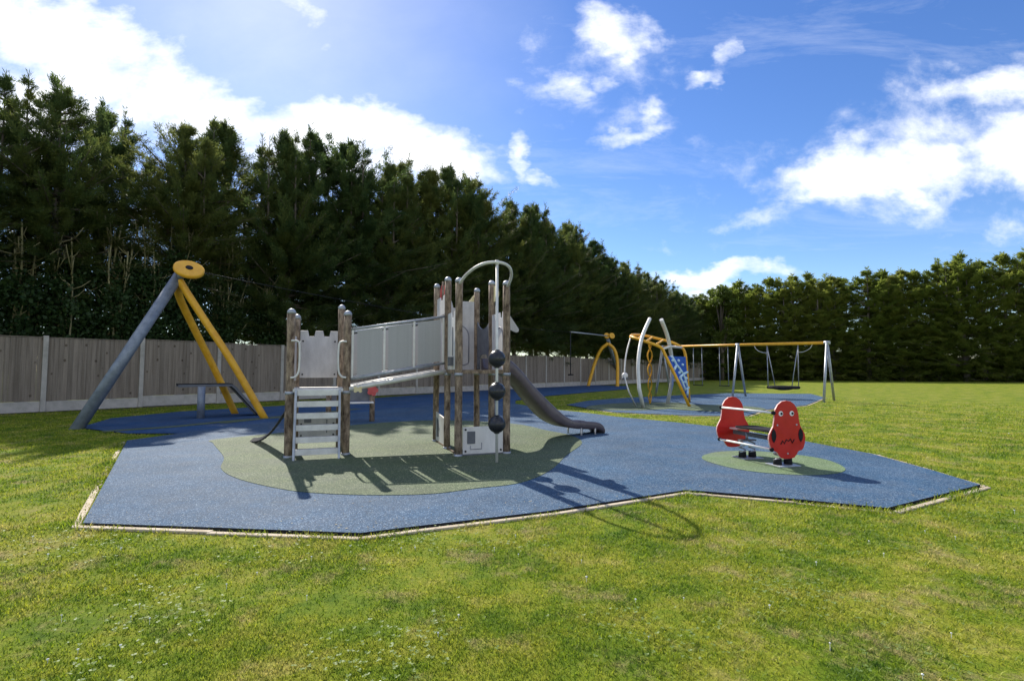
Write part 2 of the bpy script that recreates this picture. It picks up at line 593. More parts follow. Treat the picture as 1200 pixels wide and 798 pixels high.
def diamonds(name, p, d, w, mat):
    """p base points, d length vectors, w half-width vectors -> one leaf mesh"""
    n = len(p)
    vs = np.empty((n, 4, 3), np.float32)
    vs[:, 0] = p
    vs[:, 1] = p + d * .5 + w
    vs[:, 2] = p + d
    vs[:, 3] = p + d * .5 - w
    me = bpy.data.meshes.new(name)
    me.vertices.add(n * 4)
    me.vertices.foreach_set('co', vs.ravel())
    me.loops.add(n * 4)
    me.loops.foreach_set('vertex_index', np.arange(n * 4, dtype=np.int32))
    me.polygons.add(n)
    me.polygons.foreach_set('loop_start', np.arange(0, n * 4, 4, dtype=np.int32))
    me.polygons.foreach_set('loop_total', np.full(n, 4, dtype=np.int32))
    me.materials.append(MATS[mat])
    me.update(calc_edges=True)
    return me


def unit(a):
    return a / (np.linalg.norm(a, axis=-1, keepdims=True) + 1e-9)


def conifer_crown(seed, H, Rm, base, nb, ns, nl, L, W, mat, droop=0.0, full=0.5, tipup=0.5, lead=2, low=.8, flat=.42):
    """crown of feathery branch sprays; returns leaf mesh and branch lines"""
    r = np.random.default_rng(seed)
    P_, D_, W_ = [], [], []
    lines = []
    axes = [(0, 0, 1.0, 1.0)]
    for q in range(lead):
        a = r.random() * 6.283
        o = r.uniform(.6, 1.9)
        axes.append((math.cos(a) * o, math.sin(a) * o, r.uniform(.84, .98), .46))
    for i in range(nb):
        u = (i + r.random()) / nb
        ax_ = axes[0]
        if u > .38 and len(axes) > 1 and r.random() < .62:
            ax_ = axes[1 + r.integers(len(axes) - 1)]
        Ht = H * ax_[2]
        h = base + (Ht * .985 - base) * u ** 0.95
        rel = (h - base) / (Ht - base)
        prof = (min(1.0, (1 - rel) / full) ** 1.2 * (low + (1 - low) * min(1, rel * 5)) + .05) * (ax_[3] if u > .38 else 1)
        ln = Rm * prof * r.uniform(.5, 1.15)
        if r.random() < .10:
            ln *= 1.28
        az = r.random() * 6.283 + i * 2.4
        el = R(r.uniform(-6, 28)) + rel * tipup - droop * (1 - rel) * r.uniform(0, 1)
        dirh = np.array([math.cos(az), math.sin(az), 0])
        ts = np.linspace(0, 1, 7)
        pts = []
        f_ = min(1, max(0, (rel - .25) / .3)) if ax_ is not axes[0] else 1
        org = np.array([ax_[0] * f_, ax_[1] * f_, h])
        for t in ts:
            rise = math.sin(el) * ln * t + ln * .28 * t * t * tipup - droop * .25 * ln * t * t
            pts.append(dirh * (ln * t * math.cos(el)) + org + np.array([0, 0, rise]))
        pts = np.array(pts)
        if i % 5 == 0:
            lines.append(pts)
        k = max(5, int(ns * (0.45 + .55 * prof)))
        t = r.uniform(.22, 1, k) ** .8
        idx = np.minimum((t * 6).astype(int), 5)
        fr = t * 6 - idx
        p0 = pts[idx] * (1 - fr[:, None]) + pts[idx + 1] * fr[:, None]
        tang = unit(pts[idx + 1] - pts[idx])
        side = np.cross(tang, [0, 0, 1.0])
        side = unit(side)
        upv = np.cross(side, tang)
        for q in range(nl):
            a = r.uniform(-1.0, 1.0, k)
            e = r.normal(0.1, flat, k)
            d = unit(tang * np.cos(a)[:, None] + side * np.sin(a)[:, None] + upv * e[:, None] + r.normal(0, .15, (k, 3)))
            ll = L * r.uniform(.55, 1.35, k) * (1.0 - .2 * rel) * (1.3 - .65 * t)
            wv = unit(np.cross(d, upv + r.normal(0, flat * 1.2, (k, 3)))) * (W * r.uniform(.6, 1.3, k))[:, None]
            P_.append(p0 + r.normal(0, .07, (k, 3)))
            D_.append(d * ll[:, None])
            W_.append(wv)
    # leader tips
    for (ox, oy, hh, _) in axes:
        lines.append(np.stack([np.full(7, ox), np.full(7, oy), np.linspace(H * hh * .7, H * hh + .15, 7)], 1))
        k = 90
        z = H * hh + .25 - r.uniform(0, 1.0, k) ** .9 * 1.8
        rad = (H * hh + .25 - z) * .10
        az = r.random(k) * 6.283
        p = np.stack([ox + np.cos(az) * rad * .5, oy + np.sin(az) * rad * .5, z], 1)
        d = unit(np.stack([np.cos(az) * .7, np.sin(az) * .7, np.ones(k) * .8], 1)) * (L * r.uniform(.6, 1.1, k))[:, None]
        P_.append(p)
        D_.append(d)
        W_.append(unit(np.cross(d, r.normal(0, 1, (k, 3)))) * W * .8)
    me = diamonds('crown', np.concatenate(P_), np.concatenate(D_), np.concatenate(W_), mat)
    return me, lines


def trunk_mesh(H, r0, lines, mat, seed):
    rr = random.Random(seed)
    m_ = MB()
    pts = [V((0, 0, -.1))]
    for i in range(1, 7):
        pts.append(V((rr.uniform(-.06, .06), rr.uniform(-.06, .06), H * .97 * i / 6)))
    m_.tube(pts, [r0 * (1 - .93 * i / 6) for i in range(7)], 8)
    for l in lines:
        q = [V(p) for p in l]
        m_.tube(q, [max(.006, r0 * .28 * (1 - .8 * i / 6)) for i in range(7)], 5)
    me = bpy.data.meshes.new('trunk')
    me.from_pydata([tuple(p) for p in m_.v], [], m_.f)
    me.polygons.foreach_set('use_smooth', m_.s)
    me.materials.append(MATS[mat])
    me.update()
    return me


NH = 12.0
CON = []
for s in range(4):      # bushy to the ground
    c, l = conifer_crown(40 + s, NH, 3.4, 2.3, 500, 30, 9, .27, .019, 'conifer_leaf', 0.35, .36 + .07 * s, .5, 6, .75, .28)
    CON.append((c, trunk_mesh(NH, .2, l, 'bark', s)))
OPEN = []
for s in range(3):      # bare lower stems
    c, l = conifer_crown(60 + s, NH, 3.3, 5.2, 440, 32, 10, .23, .016, 'conifer_leaf', 0.35, .46 + .07 * s, .5, 6, .75, .28)
    OPEN.append((c, trunk_mesh(NH, .19, l, 'bark', s + 9)))
HED = []
for s in range(4):
    c, l = conifer_crown(80 + s, NH, 3.3, 0.1, 340, 15, 9, .42, .045, 'hedge_leaf', 0.3, .28, 0.35, 6, .95, .2)
    HED.append((c, trunk_mesh(NH, .22, l, 'bark', s + 19)))


def tree(name, meshes, loc, H, wid, rot, label, cat, group, deep=1.0):
    t = thing(name, label, cat, loc, group)
    t.rotation_euler = (random.uniform(-.02, .02), random.uniform(-.02, .02), rot)
    t.scale = (wid, wid * deep, H / NH)
    for nm, me in (('trunk', meshes[1]), ('crown', meshes[0])):
        o = bpy.data.objects.new(nm, me)
        COL.objects.link(o)
        o.parent = t
    return t


sky_x = [-400, 0, 50, 80, 130, 160, 190, 215, 235, 270, 300, 350, 385, 420, 450, 480, 510, 560, 600, 650, 690, 740, 780, 820, 840]
sky_y = [60, 84, 80, 92, 122, 128, 152, 164, 174, 166, 168, 150, 172, 184, 190, 204, 208, 226, 226, 252, 280, 311, 333, 350, 352]
ORD = ['first', 'second', 'third', 'fourth', 'fifth', 'sixth', 'seventh', 'eighth', 'ninth', 'tenth', 'eleventh', 'twelfth', 'thirteenth', 'fourteenth',
       'fifteenth', 'sixteenth', 'seventeenth', 'eighteenth', 'nineteenth', 'twentieth', 'twenty-first', 'twenty-second', 'twenty-third', 'twenty-fourth',
       'twenty-fifth', 'twenty-sixth', 'twenty-seventh', 'twenty-eighth', 'twenty-ninth', 'thirtieth', 'thirty-first', 'thirty-second'] + ['last'] * 20
s = -6.5
k = 0
row = []
while s < 64:
    off = 1.7 + random.uniform(-.4, .7)
    p = FO + FD * s - FN * off
    if k % 2 and 600 * p.x / p.y < -285:
        p = p - FN * 2.2
    px = 600 + 600 * p.x / p.y
    yy = float(np.interp(px, sky_x, sky_y))
    top = P(px, yy, p.y).z
    row.append((p, px, top * random.uniform(.96, 1.07) * (.92 if px < 170 else 1.025 if px < 550 else .955)))
    s += random.uniform(1.6, 2.1)
    k += 1
vis = [r_ for r_ in row if r_[1] > -40]
nvis = 0
for i, (p, px, H) in enumerate(row):
    if px > -40:
        lab = 'tall dark conifer behind the fence, %s tree of the row from the left edge' % ORD[min(nvis, 31)]
        nvis += 1
    else:
        lab = 'tall dark conifer of the fence row just past the left edge'
    src = OPEN[(i // 2) % 3] if (px < 315 and i % 2 == 0) else CON[(i * 3 + i // 4) % 4]
    wid = random.uniform(.85, 1.1) * (.92 if px < 300 else 1.0)
    tree('conifer_tree', src, p, H, wid, random.uniform(0, 6.28), lab, 'tree', 'conifers in the row behind the fence')

# hedge across the far side of the field
hx = [812, 860, 900, 1000, 1100, 1150, 1200, 1500, 1900]
hy = [350, 336, 332, 322, 311, 300, 292, 290, 290]
hrot = math.atan2(-14, 32.4)
pos = V((23.6, 65.5, 0))
hd = (V((56, 51.5, 0)) - pos).normalized()
s = 0
k = 0
while s < 62:
    p = pos + hd * s + V((0, random.uniform(-.6, .6), 0))
    px = 600 + 600 * p.x / p.y
    top = P(px, float(np.interp(px, hx, hy)), p.y).z * random.uniform(.95, 1.04)
    if px < 1240:
        lab = 'clipped green conifer of the far field hedge, %s from the corner by the fence end' % ORD[min(k, 31)]
    else:
        lab = 'clipped green conifer of the far field hedge beyond the right edge'
    tree('hedge_conifer', HED[k % 4], p, top, random.uniform(1.2, 1.6), hrot + random.choice((0, math.pi)), lab, 'tree', 'conifers of the far hedge', .5)
    s += random.uniform(1.6, 2.1)
    k += 1


def leafy_cloud(seed, n, shape, L, W, mat, name='crown'):
    r = np.random.default_rng(seed)
    ps = []
    for (c, rad, cnt) in shape:
        d = unit(r.normal(0, 1, (cnt, 3)))
        rr_ = r.random(cnt) ** (1 / 2.2)
        ps.append(np.array(c) + d * (np.array(rad) * rr_[:, None]))
    p = np.concatenate(ps)
    k = len(p)
    d = unit(r.normal(0, 1, (k, 3)) + np.array([0, 0, .25]))
    w = unit(np.cross(d, r.normal(0, 1, (k, 3))))
    sc = r.uniform(.6, 1.3, k)[:, None]
    return diamonds(name, p, d * L * sc, w * W * sc, mat)


# pale broadleaf tree in the corner of the two rows
bp_ = V((25.6, 62.5, 0))
t = thing('broadleaf_tree', 'bright pale green broadleaf tree in the corner where fence row and far hedge meet', 'tree', bp_)
shape = []
rr = random.Random(5)
bl = MB()
bl.tube([(0, 0, -.1), (.1, 0, 3), (.0, .1, 6), (.1, 0, 9)], [.25, .2, .13, .04], 8)
for i in range(26):
    a = rr.uniform(0, 6.28)
    h = rr.uniform(4.5, 11.2)
    q = rr.uniform(.4, 2.6) * (1 - max(0, h - 7) / 7)
    c = (math.cos(a) * q, math.sin(a) * q, h)
    shape.append((c, (.75, .75, .55), 260))
    bl.tube([(0, 0, h * .55), (c[0] * .5, c[1] * .5, h * .8), c], [.08, .05, .015], 5)
o = bl.build('trunk', 'bark', None)
o.parent = t
o.location = (0, 0, 0)
me = leafy_cloud(3, 0, shape, .3, .1, 'bright_leaf')
o = bpy.data.objects.new('crown', me)
COL.objects.link(o)
o.parent = t

ubm = leafy_cloud(71, 0, [((math.cos(a) * q, math.sin(a) * q * .7, h), (.7, .6, .5), 150) for a, q, h in [(random.uniform(0, 6.28), random.uniform(0, 1.6), random.uniform(.1, 2.2)) for _ in range(44)]], .34, .1, 'hedge_leaf', 'foliage')
s = .5
k = 0
while s < 40:
    p = pos + hd * s + V((.8, 1.6, 0))
    t = thing('undergrowth_bush', 'low dark bush filling the foot of the far hedge, %s from the corner' % ORD[k], 'bush', p, 'bushes at the foot of the far hedge')
    t.rotation_euler = (0, 0, random.uniform(0, 6.28))
    o = bpy.data.objects.new('foliage', ubm)
    COL.objects.link(o)
    o.parent = t
    s += 1.9
    k += 1

# cut-back shrubs with bare pale stems and ivy behind the left end of the fence
bare = [(28, 262, 'leftmost, beside the dense corner bush'), (75, 258, 'left of the grey slanting pole'), (128, 262, 'above the second fence panel'),
        (172, 266, 'right behind the grey zip wire pole'), (214, 268, 'directly behind the yellow disc head'), (262, 285, 'right of the yellow disc head'), (305, 292, 'rightmost, before the timber stair posts')]
for i, (px, py, lab) in enumerate(bare):
    rr = random.Random(i + 50)
    # distance where the fence line lies at this column, plus a metre
    best = min(np.linspace(-4, 12, 400), key=lambda q: abs(600 + 600 * (FO + FD * q - FN * 1.5).x / (FO + FD * q - FN * 1.5).y - px))
    base = FO + FD * best - FN * 1.5
    top = P(px, py, base.y).z
    t = thing('cut_back_shrub', 'cut back shrub with bare pale upright stems, ' + lab, 'shrub', base, 'cut back shrubs behind the fence')
    m_ = MB()
    lv = []
    for j in range(9):
        a = rr.uniform(0, 6.28)
        q = rr.uniform(.1, .75)
        h = top * rr.uniform(.78, 1.03)
        foot = V((math.cos(a) * .15, math.sin(a) * .15, 0)) + base
        pts = [foot]
        for z_ in (.25, .5, .75, 1):
            pts.append(base + V((math.cos(a) * q * z_ + rr.uniform(-.16, .16), math.sin(a) * q * z_ + rr.uniform(-.16, .16), h * z_)))
        r0 = rr.uniform(.026, .046)
        m_.tube(spline(pts, 4), [r0 * (1 - .45 * u / 16) for u in range(17)], 6)
        for q2 in range(rr.randint(4, 8)):
            z_ = rr.uniform(.5, .99)
            c = pts[2].lerp(pts[4], (z_ - .5) * 2)
            d = V((rr.uniform(-1, 1), rr.uniform(-1, 1), rr.uniform(.3, 1.1))).normalized() * rr.uniform(.35, .95)
            m_.tube([c, c + d * .55 + V((0, 0, -.05)), c + d], [.022, .016, .008], 5)
        for q2 in range(6):
            z_ = rr.uniform(.28, .80)
            c = pts[0].lerp(pts[4], z_) - base
            lv.append(((c.x + rr.uniform(-.4, .4), c.y + rr.uniform(-.4, .4), c.z), (.5, .5, .42), 130))
    m_.build('stem', 'pale_bark', t)
    me = leafy_cloud(200 + i, 0, lv, .13, .045, 'ivy_leaf', 'foliage')
    o = bpy.data.objects.new('foliage', me)
    COL.objects.link(o)
    o.parent = t
# dense bush at the left edge
bpos = FO + FD * (-2.3) - FN * 1.4
t = thing('evergreen_bush', 'tall dense green bush behind the fence at the left edge', 'bush', bpos)
lv = [((math.cos(a) * q, math.sin(a) * q, h), (.8, .8, .7), 420) for a, q, h in [(random.uniform(0, 6.28), random.uniform(0, .9), h) for h in np.linspace(1.2, 6.2, 26)]]
o = bpy.data.objects.new('foliage', leafy_cloud(333, 0, lv, .17, .06, 'ivy_leaf'))
COL.objects.link(o)
o.parent = t
m_ = MB()
for a in (0, 2.1, 4.2):
    m_.tube([bpos + V((.1 * math.cos(a), .1 * math.sin(a), -.05)), bpos + V((.3 * math.cos(a), .3 * math.sin(a), 3)), bpos + V((.5 * math.cos(a), .5 * math.sin(a), 5.5))], [.07, .05, .02], 6)
m_.build('stem', 'bark', t)

# ------------------------------------------------------------------ climbing frame
U = V((math.cos(R(19.5)), math.sin(R(19.5)), 0))
W_ = V((-U.y, U.x, 0))
F = V((-.738, 7.09, 0))
A = {}
A['F'] = F
A['R'] = F + U * .70
A['B'] = F + W_ * .72
A['E'] = A['B'] + U * .70
A['C'] = A['B'] + W_ * .86
A['D'] = A['C'] + U * .70
A['P1'] = G(337.3, 538.8)
A['P2'] = A['P1'] + U * .735
A['P3'] = A['P1'] + W_ * .75 + U * .03
A['P4'] = A['P2'] + W_ * .75 - U * .07
ht = {'F': 2.45, 'R': 2.45, 'B': 2.585, 'E': 2.57, 'C': 2.615, 'D': 2.58, 'P1': 2.0, 'P2': 2.0, 'P3': 2.0, 'P4': 2.17}
cf = thing('climbing_frame', 'grey and timber climbing frame with ladder steps, sloping bridge, castle tower and dark slide', 'climbing frame', (-1.4, 7.6, 0))
for i, (k_, p) in enumerate(A.items()):
    rr = random.Random(i)
    m_ = MB()
    h = ht[k_]
    pts = [p + V((rr.uniform(-.003, .003), rr.uniform(-.003, .003), z_)) for z_ in np.linspace(0, h, 9)]
    r_ = .053 if k_ in ('F', 'R', 'P1', 'P2') else .05
    m_.tube(pts, [r_ * rr.uniform(.96, 1.04) for _ in pts], 14)
    po = m_.build('post', 'timber_post', cf)
    c = MB()
    prof = [(-.03, r_ + .004), (0, r_ + .004), (.022, r_ * .85), (.038, r_ * .5), (.044, .005)]
    c.tube([p + Z3 * (h + a_) for a_, _ in prof], [b_ for _, b_ in prof], 14)
    c.build('post_cap', 'galvanised', po)
    zc = .95 if k_[0] == 'P' else 1.2
    MB().tube([p + Z3 * (zc - .075), p + Z3 * (zc - .035)], [r_ + .006, r_ + .006], 14).build('collar', 'galvanised', po)
    if k_ not in ('P3', 'P4'):
        c = MB().tube([p + Z3 * .0, p + Z3 * .06], [r_ + .008, r_ + .008], 14)
        c.build('post_shoe', 'galvanised', po)

DZ, TZ = .95, 1.2


def quad_deck(a, b_, c, d, z, th, name, mname, z2=None):
    m_ = MB()
    z2 = z if z2 is None else z2
    zs = [z, z, z2, z2] if z2 != z else [z] * 4
    pts = [V((p.x, p.y, zz - th)) for p, zz in zip((a, b_, c, d), zs)]
    m_.prism(pts, (0, 0, th))
    return m_.build(name, mname, cf, bevel=.004)


quad_deck(A['P1'] - W_ * .03, A['P2'] - W_ * .03, A['P4'], A['P3'], DZ, .05, 'deck', 'pale_metal')
quad_deck(A['F'] + U * .03 + W_ * .03, A['R'] - U * .03 + W_ * .03, A['D'] - U * .03 - W_ * .03, A['C'] + U * .03 - W_ * .03, TZ, .035, 'deck', 'galvanised')
# rim of the tower deck
rim = MB()
for a, b_ in (('F', 'R'), ('R', 'E'), ('E', 'D'), ('D', 'C'), ('C', 'B'), ('B', 'F'), ('B', 'E')):
    rim.bar(A[a] + Z3 * (TZ - .02), A[b_] + Z3 * (TZ - .02), .03, .05)
rim.build('deck_beam', 'timber_post', cf, bevel=.004)

# ladder steps
st_b0, st_t0 = A['P1'] + U * .10 - W_ * .34, A['P1'] + U * .10 - W_ * .03
treads = [.16, .315, .47, .625, .78]
q0 = G(345.5, 543)
for sgn, off in ((0, .085), (1, .70 - .055)):
    b0 = A['P1'] + U * off - W_ * .27
    t0 = A['P1'] + U * off - W_ * .04
    m_ = MB().bar(b0 + Z3 * .0, t0 + Z3 * (DZ - .02), .03, .10, up=W_)
    m_.build('stringer', 'galvanised', cf, bevel=.003)
    MB().obox(b0 + Z3 * .008 - W_ * .03, U * .07, W_ * .12, Z3 * .016).build('foot_plate', 'galvanised', cf, bevel=.002)
for z_ in treads + [DZ - .02]:
    fr = z_ / (DZ - .02)
    c = A['P1'] + U * .365 + W_ * (-.30 + .23 * fr) + Z3 * (z_ - .035)
    m_ = MB().obox(c, U * .53, W_ * .012, Z3 * .075)
    m_.obox(c + W_ * .055 + Z3 * .0305, U * .53, W_ * .098, Z3 * .014)
    m_.build('tread', 'pale_metal', cf, bevel=.003)
# D-shaped grab handles
for k_, sg in (('P1', 1), ('P2', -1)):
    p = A[k_] - W_ * .06
    q = [p + U * (sg * .01) + Z3 * 1.60, p + U * (sg * .075) + Z3 * 1.60, p + U * (sg * .115) + Z3 * 1.54, p + U * (sg * .115) + Z3 * 1.22, p + U * (sg * .075) + Z3 * 1.12, p + U * (sg * .01) + Z3 * 1.10]
    MB().tube(spline(q, 6), .014, 8).build('grab_handle', 'pale_metal', cf)


def castle(a, b_, z0, z1, th, mname, out, merlons=2, inset=.05, name='panel', notch=.085, bolts=True, archw=0):
    """upright panel with a battlement top between two posts"""
    d = (b_ - a)
    L = d.length - 2 * inset
    d.normalize()
    a2 = a + d * inset
    n = V((d.y, -d.x, 0))
    if n.dot(V((0, -1, 0))) < 0:
        n = -n
    top = []
    seg = L / (merlons * 2 + 1)
    x = 0
    for i in range(merlons * 2 + 1):
        hi = i % 2 == 0
        e = seg * .16
        if hi:
            top += [(x, z1), (x + seg, z1)]
        else:
            top += [(x + e, z1 - notch), (x + seg - e, z1 - notch)]
        x += seg
    poly = [(0, z0), (L, z0)] + [(u_, z_) for u_, z_ in reversed(top)]
    m_ = MB().prism([a2 + d * u_ + Z3 * z_ - n * th / 2 + n * out for u_, z_ in poly], n * th)
    o = m_.build(name, mname, cf, bevel=.004)
    if bolts:
        bb = MB()
        for u_, z_ in ((.04, z0 + .05), (L - .04, z0 + .05), (.04, z1 - .16), (L - .04, z1 - .16)):
            bb.disc(a2 + d * u_ + Z3 * z_ + n * (out + th / 2 + .004), n, .013, .01, 10)
        bb.build('bolt', 'black_rubber', o)
    return o, a2, d, n, L


castle(A['P3'], A['P4'], DZ + .14, 1.80, .02, 'grey_panel', 0, 2)
castle(A['P1'], A['P3'], DZ + .10, 1.70, .02, 'grey_panel', 0, 1, bolts=False)
o, a2, d, n, L = castle(A['P3'], A['P4'], .18, .56, .02, 'grey_panel', 0, 0)
m_ = MB().obox(a2 + d * .13 + Z3 * .45 + n * .014, d * .1, n * .008, Z3 * .06)
m_.obox(a2 + d * .40 + Z3 * .36 + n * .014, d * .012, n * .008, Z3 * .2)
m_.build('play_inset', 'dark_panel', o)

# sloping bridge between the step platform and the tower
for near in (True, False):
    a = (A['P2'] if near else A['P4']) + U * .03
    b_ = (A['B'] if near else A['C']) - U * .03
    d = (b_ - a)
    L = d.length
    d.normalize()
    n = V((d.y, -d.x, 0))
    nn_ = n if n.y < 0 else -n
    n = nn_
    zb0, zb1, zt0, zt1 = 1.075, 1.315, 1.775, 2.02

    def pt(u_, f_, o_=0):
        zb = zb0 + (zb1 - zb0) * u_ / L
        zt = zt0 + (zt1 - zt0) * u_ / L
        return a + d * u_ + Z3 * (zb + (zt - zb) * f_) + n * o_
    br = MB()
    br.tube([pt(.02, 1), pt(L - .02, 1)], .021, 10)
    br.tube([pt(.02, 0), pt(L - .02, 0)], .021, 10)
    rail = br.build('bridge_rail', 'galvanised', cf)
    for u_ in (.04, .05 + (L - .1) / 3, .05 + 2 * (L - .1) / 3, L - .04):
        MB().bar(pt(u_, .0), pt(u_, 1.0), .028, .03, up=n).build('baluster', 'pale_metal', rail, bevel=.003)
    for i in range(3):
        u0 = .05 + (L - .1) * i / 3 + .055
        u1 = .05 + (L - .1) * (i + 1) / 3 - .03
        MB().prism([pt(u0, .05, -.003), pt(u1, .05, -.003), pt(u1, .95, -.003), pt(u0, .95, -.003)], n * .006).build('bridge_panel', 'bridge_sheet', rail)
    # stringer under the deck
    m_ = MB()
    m_.tube([a + Z3 * (DZ - .01) + n * .015, b_ + Z3 * (TZ - .015) + n * .015], .034, 12)
    m_.build('bridge_stringer', 'pale_metal', cf)
bd = MB()
for i in range(13):
    t0, t1 = i / 13 + .006, (i + 1) / 13 - .004
    a0, a1 = A['P2'].lerp(A['B'], t0), A['P2'].lerp(A['B'], t1)
    c0, c1 = A['P4'].lerp(A['C'], t0), A['P4'].lerp(A['C'], t1)
    z0, z1 = DZ + (TZ - DZ) * t0 - .03, DZ + (TZ - DZ) * t1 - .03
    bd.prism([a0 + Z3 * z0, a1 + Z3 * z1, c1 + Z3 * z1, c0 + Z3 * z0], (0, 0, .03))
bd.build('bridge_deck', 'pale_metal', cf)
# bone shaped cream bracket under the bridge
bq = P(419.5, 456.5, 7.12)
m_ = MB()
for dx, dz in ((-.035, .02), (.035, .02), (-.035, -.02), (.035, -.02)):
    m_.disc(bq + V((dx, 0, dz)), (0, 1, 0), .022, .025, 12)
m_.obox(bq, (.07, 0, 0), (0, .024, 0), (0, 0, .05))
m_.build('bracket', 'cream_plastic', cf)

# tower panels
o, a2, d, n, L = castle(A['B'], A['F'], TZ + .01, 2.05, .02, 'pale_panel', 0, 1, bolts=False)
m_ = MB().obox(a2 + d * (L * .55) + Z3 * 1.62 + n * .013, d * .03, n * .008, Z3 * .42)
m_.obox(a2 + d * (L * .55) + Z3 * 1.33 + n * .04, d * .12, n * .06, Z3 * .13)
m_.build('play_slot', 'dark_panel', o, bevel=.004)
o, a2, d, n, L = castle(A['C'], A['D'], TZ + .01, 2.38, .02, 'grey_panel', 0, 1, notch=.12, bolts=False)
arc = [a2 + d * (L / 2 + .2 * c_) + Z3 * (1.78 + .2 * s_) + n * .012 for c_, s_ in [(math.cos(t_), math.sin(t_)) for t_ in np.linspace(0, math.pi, 17)]]
loop = [a2 + d * (L / 2 + .2) + Z3 * 1.34 + n * .012] + arc + [a2 + d * (L / 2 - .2) + Z3 * 1.34 + n * .012] + \
       [a2 + d * (L / 2 - .2 * c_) + Z3 * (1.34 - .06 * s_) + n * .012 for c_, s_ in [(math.cos(t_), math.sin(t_)) for t_ in np.linspace(0, math.pi, 9)]]
MB().tube(loop, .011, 6).build('arch_groove', 'groove', o)
o, a2, d, n, L = castle(A['R'], A['E'], TZ + .01, 2.06, .02, 'pale_panel', 0, 2, bolts=False, inset=.045)
n2 = -U
arc = [a2 + d * (L * .38 + .17 * c_) + Z3 * (1.66 + .18 * s_) + n2 * .012 for c_, s_ in [(math.cos(t_), math.sin(t_)) for t_ in np.linspace(0, math.pi, 15)]]
MB().tube([arc[0] - Z3 * .3] + arc + [arc[-1] - Z3 * .3], .012, 6).build('arch_groove', 'groove', o)
# slide hood between the two slide posts
ha, hb = A['E'] + W_ * .05, A['D'] - W_ * .05
hl = (hb - ha).length
hd_ = (hb - ha).normalized()
top = []
for t_ in np.linspace(0, 1, 13):
    top.append((t_, 2.03 - .15 * math.sin(math.pi * t_) ** .6))
o = MB().prism([ha + hd_ * (hl * t_) + Z3 * z_ - U * .012 for t_, z_ in [(0, 1.22), (.16, 1.22), (.16, 1.40), (.3, 1.46), (.7, 1.46), (.84, 1.40), (.84, 1.22), (1, 1.22)]] + [ha + hd_ * (hl * t_) + Z3 * z_ - U * .012 for t_, z_ in reversed(top)], U * .025).build('slide_hood', 'dark_panel', cf, bevel=.004)
# low play panels
o = MB().prism([A['F'] + U * .06 + W_ * -.012 + Z3 * .05, A['R'] - U * .055 - W_ * .012 + Z3 * .05, A['R'] - U * .055 - W_ * .012 + Z3 * .42, A['F'] + U * .06 - W_ * .012 + Z3 * .42], W_ * .022).build('panel', 'pale_panel', cf, bevel=.005)
m_ = MB().obox(A['F'] + U * .18 + Z3 * .275 - W_ * .016, U * .115, W_ * .012, Z3 * .17)
m_.build('play_inset', 'dark_panel', o, bevel=.006)
rp = [A['F'] + U * .17 + Z3 * .165, A['F'] + U * .17 + Z3 * .115, A['F'] + U * .33 + Z3 * .115, A['F'] + U * .33 + Z3 * .2]
MB().tube([p_ - W_ * .014 for p_ in rp], .006, 6).build('groove', 'groove', o)
bb = MB()
for u_, z_ in ((.1, .09), (.1, .385), (.61, .09), (.61, .385)):
    bb.disc(A['F'] + U * u_ + Z3 * z_ - W_ * .018, W_, .014, .012, 10)
bb.build('bolt', 'black_rubber', o)
MB().bar(A['F'] + Z3 * .035, A['R'] + Z3 * .035, .03, .03).build('floor_bar', 'dark_panel', cf)
MB().bar(A['F'] + Z3 * .035, A['C'] + Z3 * .035, .03, .05).build('floor_bar', 'timber_post', cf)
d = W_
o = MB().prism([A['B'] + d * .05 + Z3 * .06 - U * .011, A['C'] - d * .05 + Z3 * .06 - U * .011, A['C'] - d * .05 + Z3 * .52 - U * .011, A['B'] + d * .05 + Z3 * .46 - U * .011], U * .022).build('panel', 'pale_panel', cf, bevel=.005)
m_ = MB().prism([A['B'] + d * a_ + Z3 * z_ - U * .016 for a_, z_ in ((.72, .12), (.55, .14), (.58, .22), (.52, .26), (.6, .4), (.74, .44))], U * .03)
m_.build('play_inset', 'dark_panel', o)
# flags and shapes on the tower tops
m_ = MB().prism([A['C'] + U * .05 + Z3 * z_ + U * u_ for u_, z_ in ((0, 2.38), (.13, 2.36), (.11, 2.58), (.05, 2.69), (.01, 2.56))], W_ * .02)
m_.build('flag', 'faded_red', cf, bevel=.003)
MB().tube([A['C'] + U * .1 - W_ * .012 + Z3 * 2.0, A['C'] + U * .1 - W_ * .012 + Z3 * 2.7], .016, 8).build('flag_pole', 'timber_post', cf)
o, a2, d, n, L = castle(A['C'], A['B'], 2.08, 2.38, .018, 'pale_panel', 0, 1, notch=.06, bolts=False, inset=.06)
m_ = MB().prism([A['E'] + U * .005 - W_ * .085 + Z3 * 2.39 + V((math.sin(t_) * .085, 0, math.cos(t_) * .125)) for t_ in np.linspace(0, math.pi, 14)], V((0, .02, 0)))
m_.build('sun_shape', 'cream_plastic', cf, bevel=.003)
m_ = MB().prism([A['D'] - U * .05 + Z3 * z_ - U * u_ for u_, z_ in ((0, 2.36), (.11, 2.36), (.0, 2.5))], W_ * .02)
m_.build('pennant', 'cream_plastic', cf)
# side fin right of the front post
m_ = MB().prism([A['R'] + U * .05 + U * u_ + Z3 * z_ + W_ * .08 for u_, z_ in ((0, 2.02), (.03, 2.0), (.17, 1.80), (.165, 1.765), (.13, 1.75), (.03, 1.79), (0, 1.79))], W_ * .03)
m_.build('fin', 'grey_panel', cf, bevel=.004)
